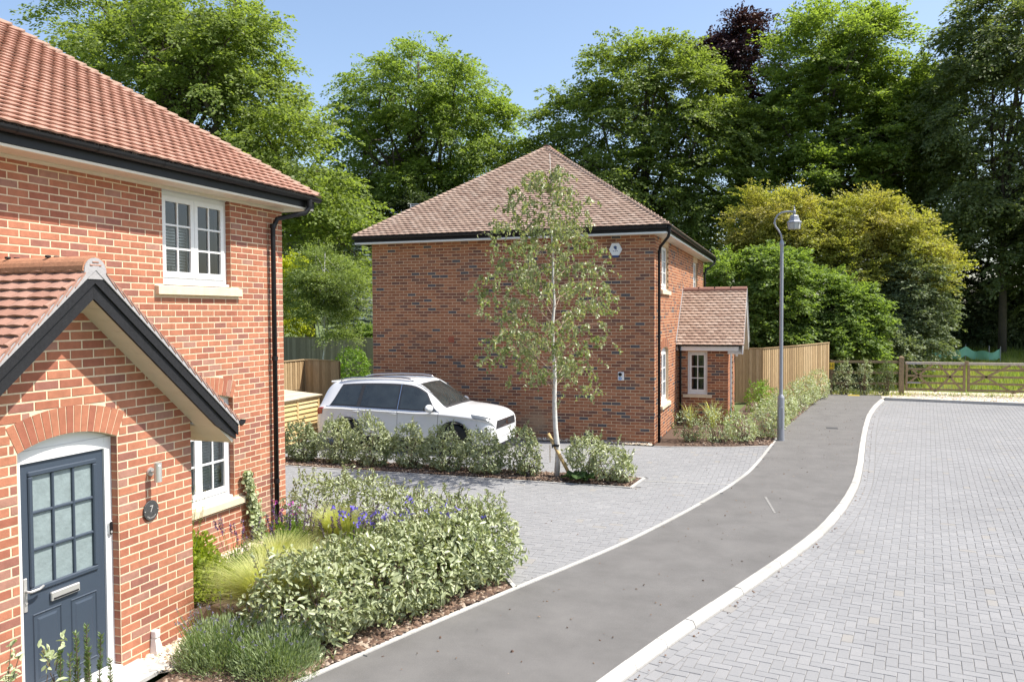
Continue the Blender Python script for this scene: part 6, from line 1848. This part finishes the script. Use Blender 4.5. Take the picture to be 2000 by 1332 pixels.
def panel(name, xa, xb, v0, v1, mt, off=.006, side=-1, nx=14, nv_=8, xsh=None, parent=None, smooth=True):
    """patch lying on the body between x lines and section parameters; xsh(t)-> (xa,xb) for t from top to bottom"""
    b = MB(); vs = []
    for j in range(nv_+1):
        t = j/nv_; v = v0+(v1-v0)*t
        a, c = xsh(t) if xsh else (xa, xb)
        for i in range(nx+1):
            vs.append(csurf(a+(c-a)*i/nx, v, side, off))
    b.add(vs, [(j*(nx+1)+i, j*(nx+1)+i+1, (j+1)*(nx+1)+i+1, (j+1)*(nx+1)+i) for j in range(nv_) for i in range(nx)])
    return b.build(name, mt, parent or car, smooth=smooth)
L_ = lambda a, c: (lambda t: a+(c-a)*t)
for side in (-1, 1):
    fr_ = panel("window_trim", 0, 0, 3.10, 4.0, K['trimgrey'], .004, side, 40, 6, lambda t: (-1.62-.24*t, .58+.40*t))
    panel("chrome_strip", 0, 0, 4.02, 4.09, K['chrome'], .008, side, 40, 1, lambda t: (-1.95, 1.02), parent=fr_)
    panel("side_window", 0, 0, 3.18, 3.94, K['carglass'], .008, side, 12, 6, lambda t: (-.02, .56+.36*t))
    panel("side_window", 0, 0, 3.18, 3.94, K['carglass'], .008, side, 12, 6, lambda t: (-1.00-.03*t, -.10))
    panel("side_window", 0, 0, 3.20, 3.92, K['carglass'], .008, side, 10, 6, lambda t: (-1.60-.24*t, -1.08-.05*t))
    for xx in (-.06, ):
        panel("pillar_trim", 0, 0, 3.12, 3.98, K['chrome'], .011, side, 1, 4, lambda t: (xx-.008, xx+.008), parent=fr_)
    for xx in (-.06, -1.06, .98):
        panel("door_seam", 0, 0, 4.05, 7.9, K['trimgrey'], .0015, side, 1, 14, lambda t: (xx-.004-.05*t*(xx > .5), xx+.004-.05*t*(xx > .5)))
    panel("sill_trim", -.98, .98, 8.1, 8.98, K['trimgrey'], .006, side, 10, 3)
    panel("tail_light", 0, 0, 4.25, 6.3, K['tail'], .006, side, 6, 6, lambda t: (-2.238, -1.98-.06*t))
    panel("headlight", 0, 0, 3.7, 5.0, K['headlamp'], .006, side, 8, 5, lambda t: (1.72+.1*t, 2.16))
    for xx in (.0-.16, -1.0-.16+.04):
        p = csurf(xx, 5.9, side, .018); b = MB(); b.lathe([(.001,-.10),(.012,-.09),(.016,0),(.012,.09),(.001,.10)], 10, p, axis='x'); b.build("door_handle", K['paint'], car, smooth=True)
    # mirror
    b = MB(); c = (.80, side*1.03, 1.05)
    vs = []; nu, nw = 10, 14
    for i in range(nu+1):
        th = math.pi*i/nu
        for j in range(nw):
            ph = 2*math.pi*j/nw
            vs.append((c[0]+.085*math.cos(th)*1.0, c[1]+.135*math.sin(th)*math.cos(ph), c[2]+.088*math.sin(th)*math.sin(ph)))
    b.add(vs, [(i*nw+j, i*nw+(j+1)%nw, (i+1)*nw+(j+1)%nw, (i+1)*nw+j) for i in range(nu) for j in range(nw)])
    mr_ = b.build("mirror", K['paint'], car, smooth=True)
    b = MB(); b.tube([(.80, side*.88, .985), (.80, side*.98, 1.0)], .022, 8); b.build("mirror_arm", K['trimgrey'], mr_)
    b = MB(); b.prism([(c[1]-.10, 1.0), (c[1]+.10, 1.0), (c[1]+.09, 1.10), (c[1]-.09, 1.10)], .712, .716, axis='x'); b.build("mirror_glass", K['carglass'], mr_)
    # roof rail
    zr = [(-1.72,1.575),(-1.62,1.625),(-1.4,1.655),(-.7,1.685),(-.1,1.68),(.1,1.655),(.20,1.60)]
    b = MB(); b.tube([(x, side*.56, z) for x, z in zr], [.012,.017,.018,.018,.018,.016,.010], 8); b.build("roof_rail", K['rim'], car, smooth=True)
    for wx, wz in WH:
        b = MB(); b.lathe([(.20,-.11),(.30,-.115),(.335,-.10),(.345,-.05),(.345,.05),(.335,.10),(.30,.115),(.20,.11)], 36, (wx, side*.80, wz), axis='y')
        wl = b.build("wheel", K['tyre'], car, smooth=True)
        b = MB(); yy = side*.905
        b.lathe([(.222,0),(.222,-.03*side),(.19,-.05*side)], 36, (wx, yy, wz), axis='y')
        for k in range(5):
            a = 2*math.pi*k/5
            b.beam((wx+.03*math.cos(a), yy+side*.006, wz+.03*math.sin(a)), (wx+.21*math.cos(a), yy+side*.002, wz+.21*math.sin(a)), .02, .055, upv=(-math.sin(a), 0, math.cos(a)))
        b.build("rim", K['rim'], wl)
        b = MB(); n_ = 22
        pi_ = [(wx+.395*math.cos(math.pi*k/n_*1.1-.16), wz+.395*math.sin(math.pi*k/n_*1.1-.16)) for k in range(n_+1)]
        vs = [(x, side*.915, z) for x, z in pi_]+[(x, side*.55, z) for x, z in pi_]+[(wx+(x-wx)*1.10, side*.924, wz+(z-wz)*1.10) for x, z in pi_]
        m_ = n_+1
        b.add(vs, [(k, k+1, m_+k+1, m_+k) for k in range(n_)]+[(k, k+1, 2*m_+k+1, 2*m_+k) for k in range(n_)])
        b.build("wheel_arch", K['trimgrey'], car)
def top_panel(name, xa, xb, v1, mt, off, nx=10, xe=0.):
    b = MB(); vs = []
    cols = [(-1, v1*(1-k/8)) for k in range(8)]+[(1, v1*k/8) for k in range(9)]
    for i in range(nx+1):
        for sd, v in cols:
            x = xa+(xb-xa)*i/nx - xe*(v/v1)**2
            vs.append(csurf(x, v, sd, off))
    m_ = len(cols)
    b.add(vs, [(i*m_+j, i*m_+j+1, (i+1)*m_+j+1, (i+1)*m_+j) for i in range(nx) for j in range(m_-1)])
    return b.build(name, mt, car, smooth=True)
top_panel("windscreen_surround", .36, 1.17, 2.95, K['trimgrey'], .003, xe=.06)
top_panel("windscreen", .40, 1.08, 2.75, K['carglass'], .007, xe=.06)
top_panel("rear_window", -2.17, -2.02, 2.6, K['carglass'], .007)
b = MB(); b.bbox((-2.03,-.50,1.515),(-1.78,.50,1.562),.015); b.build("spoiler", K['paint'], car)
for k in range(4):
    z = .63+k*.043
    b = MB(); w_ = .56-.03*k
    b.tube([(2.16,-w_-.03,z),(2.235,-w_*.8,z),(2.255,0,z),(2.235,w_*.8,z),(2.16,w_+.03,z)], [.010,.012,.012,.012,.010], 6); b.build("grille_bar", K['chrome'] if k in (0,3) else K['trimgrey'], car)
b = MB(); b.prism([(-.62,.60),(.62,.60),(.55,.775),(-.55,.775)], 2.241, 2.249, axis='x'); b.build("grille", K['trimgrey'], car)
em = MB(); em.lathe([(.062,0),(.070,.004),(.070,.012),(.062,.014)], 28, (2.258,0,.70), axis='x'); em = em.build("emblem", K['chrome'], car)
def stroke(p, q, w_=.011):
    b = MB(); b.beam((2.268, p[0], .70+p[1]), (2.268, q[0], .70+q[1]), w_, .006, upv=(1,0,0)); b.build("emblem_stroke", K['chrome'], em)
stroke((-.026,.055),(0,.006)); stroke((.026,.055),(0,.006))
stroke((-.054,.022),(-.026,-.05)); stroke((-.026,-.05),(0,-.006)); stroke((0,-.006),(.026,-.05)); stroke((.026,-.05),(.054,.022))
b = MB(); b.bbox((2.236,-.26,.40),(2.252,.26,.51),.004); b.build("number_plate", K['white'], car)
b = MB(); b.bbox((2.10,-.62,.24),(2.232,.62,.36),.02); b.build("lower_grille", K['trimgrey'], car)
b = MB(); b.tube([(1.10,-.55,1.125),(1.0,-.2,1.175)], .008, 5); b.tube([(1.12,.1,1.125),(1.02,.45,1.165)], .008, 5); b.build("wiper", K['trimgrey'], car)
# ------------------------------------------------------------------ street lamp
lx, ly = -.25, 20.38
lp = empty("street_lamp", (lx, ly, 0), "grey street lamp with swan neck and lantern on the footpath edge", "street lamp")
b = MB(); b.lathe([(.084,0),(.084,.02),(.080,1.0),(.078,1.03),(.052,1.09),(.046,1.10)], 18); base_ = b.build("base", K['lamp_grey'], lp, smooth=False)
b = MB(); b.bbox((-.05,-.089,.30),(.05,-.07,.80),.006); b.build("inspection_door", K['lamp_grey'], base_)
b = MB(); b.lathe([(.044,1.09),(.040,4.62),(.036,4.66)], 16); b.build("pole", K['lamp_grey'], lp)
b = MB(); b.lathe([(.042,4.60),(.052,4.63),(.052,4.68),(.040,4.72),(.026,4.76)], 16); b.build("collar", K['lamp_grey'], lp)
nk = [(0,4.72),(-.005,4.80),(-.02,4.885),(-.075,4.99),(-.140,5.09),(-.158,5.16),(-.152,5.23),(-.10,5.335),(-.02,5.395),(.07,5.415),(.17,5.415),(.27,5.405)]
b = MB(); b.tube([(x*1.05,0,z) for x, z in nk], .021, 10); b.build("swan_neck", K['lamp_grey'], lp, smooth=True)
b = MB(); b.lathe([(.03,-.02),(.034,0),(.03,.02)], 12, (-.165,0,5.155)); b.build("neck_ring", K['lamp_grey'], lp)
lc = (.275, 0, 0)
b = MB(); b.lathe([(.012,5.50),(.022,5.49),(.013,5.46),(.030,5.44),(.038,5.40),(.030,5.36),(.02,5.33)], 14, lc); b.lathe([(.002,5.565),(.012,5.50)], 10, lc); b.build("finial", K['lamp_grey'], lp)
b = MB(); b.lathe([(.02,5.335),(.085,5.325),(.10,5.30),(.10,5.255),(.115,5.25),(.125,5.20),(.165,5.17),(.17,5.15),(.15,5.148)], 8, lc); b.build("hood", K['lamp_grey'], lp)
b = MB(); b.lathe([(.148,5.147),(.128,5.01),(.12,5.0)], 8, lc); b.build("lantern_glass", mat('lantern_polycarbonate', (.42,.42,.40), .25, spec=.6), lp)
for k in range(8):
    a = 2*math.pi*k/8
    b = MB(); b.tube([(lc[0]+.151*math.cos(a), .151*math.sin(a), 5.147),(lc[0]+.131*math.cos(a), .131*math.sin(a), 5.0)], .006, 5); b.build("lantern_bar", K['lamp_grey'], lp)

# ------------------------------------------------------------------ gates, rail fence, netting
GY_ = 33.0
RZS = (1.17, .95, .70, .45, .21)
def gate(x0, x1, label):
    g_ = empty("field_gate", (0,0,0), label, "gate", "pair of field gates")
    w_ = x1-x0; vx = x0+w_*.5
    b = MB(); b.bbox((x0,GY_-.04,RZS[0]-.05),(x1,GY_+.04,RZS[0]+.045),.008); b.build("top_rail", K['gate_top'], g_)
    for z in RZS[1:]:
        b = MB(); b.bbox((x0+.05,GY_-.018,z-.038),(x1-.05,GY_+.018,z+.038),.005); b.build("rail", K['oak'], g_)
    for x in (x0+.005, x1-.085):
        b = MB(); b.bbox((x,GY_-.042,.16),(x+.08,GY_+.042,RZS[0]-.051),.006); b.build("stile", K['oak'], g_)
    for (a, c) in (((x0+.09,.42),(vx-.10,1.12)), ((x0+.22,.95),(vx,.14)), ((vx+.12,1.12),(x1-.09,.18)), ((x1-.12,1.12),(vx,.14))):
        b = MB(); b.beam((a[0],GY_-.032,a[1]),(c[0],GY_-.032,c[1]),.024,.07,upv=(0,0,1)); b.build("brace", K['oak'], g_)
    for z in (RZS[0]-.02, RZS[3]):
        b = MB(); b.bbox((x0+.06 if x0 < 5 else x1-.5,GY_-.052,z-.02),(x0+.5 if x0 < 5 else x1-.06,GY_-.0425,z+.02),.003); b.build("hinge_strap", K['lamp_grey'], g_)
K['gate_top'] = mat('pale_top_rail', (.40,.35,.28), .85, var=.2, vscale=10)  # top rails in a paler, greyer colour than the other gate timber
gate(3.93, 5.90, "left leaf of the five bar timber gate")
gate(5.95, 8.85, "right leaf of the five bar timber gate")
def post(x, y, h, w_, label, cat="post", group=None, mt='oak'):
    b = MB(); a = w_/2
    b.add([(x-a,y-a,-.1),(x+a,y-a,-.1),(x+a,y+a,-.1),(x-a,y+a,-.1),(x-a,y-a,h-.05),(x+a,y-a,h-.05),(x+a,y+a,h-.05),(x-a,y+a,h-.05),(x-a*.3,y-a*.3,h),(x+a*.3,y-a*.3,h),(x+a*.3,y+a*.3,h),(x-a*.3,y+a*.3,h)],
          [(0,1,5,4),(1,2,6,5),(2,3,7,6),(3,0,4,7),(4,5,9,8),(5,6,10,9),(6,7,11,10),(7,4,8,11),(8,9,10,11)])
    return b.build("gate_post", K[mt], label=label, cat=cat, group=group)
post(3.80, GY_, 1.42, .17, "tall square timber post between rail fence and gate")
b = MB(); b.bbox((5.86,GY_-.09,1.13),(5.98,GY_-.045,1.26),.006); b.build("gate_latch", K['oak'], label="timber latch block where the two gate leaves meet", cat="latch")
rf_ = empty("rail_fence", (0,0,0), "timber rail fence between the board fence and the gate post", "fence")
for z in (1.20, .80, .40):
    b = MB(); b.beam((1.36,32.62,z),(3.71,33.0,z),.04,.09); b.build("rail", K['oak'], rf_)
b = MB(); b.beam((1.38,32.68,-.1),(1.38,32.68,1.26),.10,.10,upv=(0,1,0)); b.beam((2.55,32.86,-.1),(2.55,32.86,1.24),.09,.09,upv=(0,1,0)); b.build("post", K['oak'], rf_)
hs = empty("hydrant_sign", (1.38, 32.58, 1.04), "yellow hydrant sign with a black H on the fence post", "sign")
hs.rotation_euler = (0, 0, -.05)
b = MB(); b.bbox((-.10,-.012,-.125),(.10,0,.125),.004); b.build("plate", mat('sign_yellow', (.72,.50,.01), .5), hs)
K['signblack'] = mat('sign_black', (.015,.015,.015), .5)
inst("letter", text_mesh("H", .22, .001, K['signblack']), hs, (0,-.0135,0), (math.pi/2,0,0))
b = MB()
for (x0, z0, x1, z1) in ((-.09,-.115,.09,-.108),(-.09,.108,.09,.115),(-.09,-.107,-.083,.107),(.083,-.107,.09,.107)):
    b.box((x0,-.0138,z0),(x1,-.0125,z1))
b.build("border", K['signblack'], hs)
# green debris netting in the meadow
nt_ = empty("garden_netting", (0,0,0), "green mesh netting strung on thin posts in the meadow", "netting")
NM = bpy.data.materials.new('green_mesh'); NM.use_nodes = True
n_ = NM.node_tree; p_ = n_.nodes["Principled BSDF"]; p_.inputs["Base Color"].default_value = (.30,.68,.48,1); p_.inputs["Roughness"].default_value = .7
tb = n_.nodes.new("ShaderNodeBsdfTransparent"); ms = n_.nodes.new("ShaderNodeMixShader"); ms.inputs[0].default_value = .35
n_.links.new(p_.outputs[0], ms.inputs[1]); n_.links.new(tb.outputs[0], ms.inputs[2]); n_.links.new(ms.outputs[0], n_.nodes["Material Output"].inputs[0])
xs_ = np.linspace(6.1, 8.9, 41); vs = []
for x in xs_:
    t = (x-6.1)/2.8; y = 42+.15*math.sin(x*5)
    g0 = float(terrain(np.array(x), np.array(42.)))
    top_ = 1.50-.20*t-.14*abs(math.sin(math.pi*t*2))-.05*math.sin(x*9)
    vs += [(x, y, max(g0+.25, top_-.42)), (x, y+.04*math.sin(x*12), (top_+max(g0+.25, top_-.42))/2), (x, y, top_)]
b = MB(); b.add(vs, [(3*i+k, 3*i+3+k, 3*i+4+k, 3*i+1+k) for i in range(40) for k in (0, 1)]); b.build("mesh_sheet", NM, nt_, smooth=True)
for x in (6.1, 7.5, 8.45, 8.9):
    b = MB(); b.tube([(x,42.02,.3),(x,42.02,1.62-.06*(x-6.1))], .018, 6); b.build("cane", K['verge'], nt_)

# ------------------------------------------------------------------ board fences
def board_mesh(w_, h, mt, name="board"):
    b = MB()
    b.add([(0,0,0),(w_,.010,0),(w_,.022,0),(0,.022,0),(0,0,h),(w_,.010,h),(w_,.022,h),(0,.022,h)], [(0,1,5,4),(1,2,6,5),(2,3,7,6),(3,0,4,7),(4,5,6,7)])
    return b.mesh(name, mt)
def fence(label, pts, tops, mt, pitch=.105, group=None, cap=True):
    f_ = empty("board_fence", (0,0,0), label, "fence", group)
    rng = random.Random(2)
    me = board_mesh(.122, 1.0, K[mt])
    for (p, q), (z0, z1) in zip(zip(pts[:-1], pts[1:]), zip(tops[:-1], tops[1:])):
        L_ = math.hypot(q[0]-p[0], q[1]-p[1]); th = math.atan2(q[1]-p[1], q[0]-p[0]); n_ = max(1, int(L_/pitch))
        for i in range(n_):
            t = i/n_; h = z0+(z1-z0)*t + rng.uniform(-.006,.006)
            inst("board", me, f_, (p[0]+(q[0]-p[0])*t, p[1]+(q[1]-p[1])*t, -.05), (0,0,th+.02), (pitch*1.1/.122*1.03, 1, h+.05))
        if cap:
            b = MB(); nx_, ny_ = -math.sin(th)*.012, math.cos(th)*.012
            b.beam((p[0]+nx_,p[1]+ny_,z0+.02),(q[0]+nx_,q[1]+ny_,z1+.02),.06,.025); b.build("capping_rail", K[mt], f_)
        b = MB(); b.beam((p[0]-math.sin(th)*.06,p[1]+math.cos(th)*.06,-.1),(p[0]-math.sin(th)*.06,p[1]+math.cos(th)*.06,z0),.09,.09,upv=(0,1,0)); b.build("post", K[mt], f_)
    return f_
fence("tan vertical board fence between the second porch and the field gate", [(-1.95,29.0),(-.95,29.2),(.15,30.75),(1.30,32.45)], [1.80,1.80,1.84,1.90], 'fence')
fence("tan board fence panel behind the wooden bin store", [(-13.25,19.0),(-13.22,20.15),(-12.02,19.9)], [1.75,1.75,1.75], 'fence')
b = MB(); b.bbox((-12.02,19.84,-.05),(-11.92,19.94,1.76),.006); b.build("fence_post", K['fence'], label="square post ending the fence panel behind the car", cat="post")
fence("long weathered grey board fence behind the garden birch", [(-26,34.2),(-20.4,33.1),(-13.8,32.6)], [1.97,1.97,1.97], 'fence_old', pitch=.105)

# ------------------------------------------------------------------ timber bin store
bs = empty("bin_store", (0,0,0), "slatted pine bin store with boarded lid left of the car", "bin store")
X0_, X1_, Y0_, Y1_ = -11.75, -10.72, 15.15, 16.95
for (x, y) in ((X1_-.06,Y0_),(X1_-.06,(Y0_+Y1_)/2-.03),(X1_-.06,Y1_-.06),(X0_,Y0_),(X0_,Y1_-.06)):
    b = MB(); b.bbox((x,y,0),(x+.06,y+.06,1.10),.004); b.build("post", K['pine'], bs)
for k in range(9):
    z = .12+k*.108
    for (ya, yb) in ((Y0_+.062,(Y0_+Y1_)/2-.032),((Y0_+Y1_)/2+.032,Y1_-.062)):
        b = MB(); b.add([(X1_-.05,ya,z+.10),(X1_-.012,ya,z),(X1_+.002,ya,z+.006),(X1_-.036,ya,z+.106),(X1_-.05,yb,z+.10),(X1_-.012,yb,z),(X1_+.002,yb,z+.006),(X1_-.036,yb,z+.106)], [(0,1,2,3),(7,6,5,4),(0,4,5,1),(1,5,6,2),(2,6,7,3),(3,7,4,0)]); b.build("slat", K['pine'], bs)
    b = MB(); b.bbox((X0_+.062,Y0_+.005,z),(X1_-.062,Y0_+.02,z+.10),.003); b.build("slat", K['pine'], bs)
b = MB(); b.bbox((X1_-.02,Y0_-.02,1.075),(X1_+.016,Y1_+.03,1.12),.004); b.build("front_rail", K['pine'], bs)
nl = 11
for k in range(nl):
    xa = X1_+.05-(X1_-X0_+.12)*k/nl; xb = X1_+.05-(X1_-X0_+.12)*(k+.97)/nl
    za, zb_ = 1.125+.09*k/nl, 1.125+.09*(k+1)/nl
    for (ya, yb) in ((Y0_-.05,(Y0_+Y1_)/2-.004),((Y0_+Y1_)/2+.004,Y1_+.05)):
        b = MB(); b.add([(xa,ya,za),(xb,ya,zb_),(xb,yb,zb_),(xa,yb,za),(xa,ya,za+.018),(xb,ya,zb_+.018),(xb,yb,zb_+.018),(xa,yb,za+.018)], [(3,2,1,0),(4,5,6,7),(0,1,5,4),(1,2,6,5),(2,3,7,6),(3,0,4,7)]); b.build("lid_board", K['pine_grey'], bs)
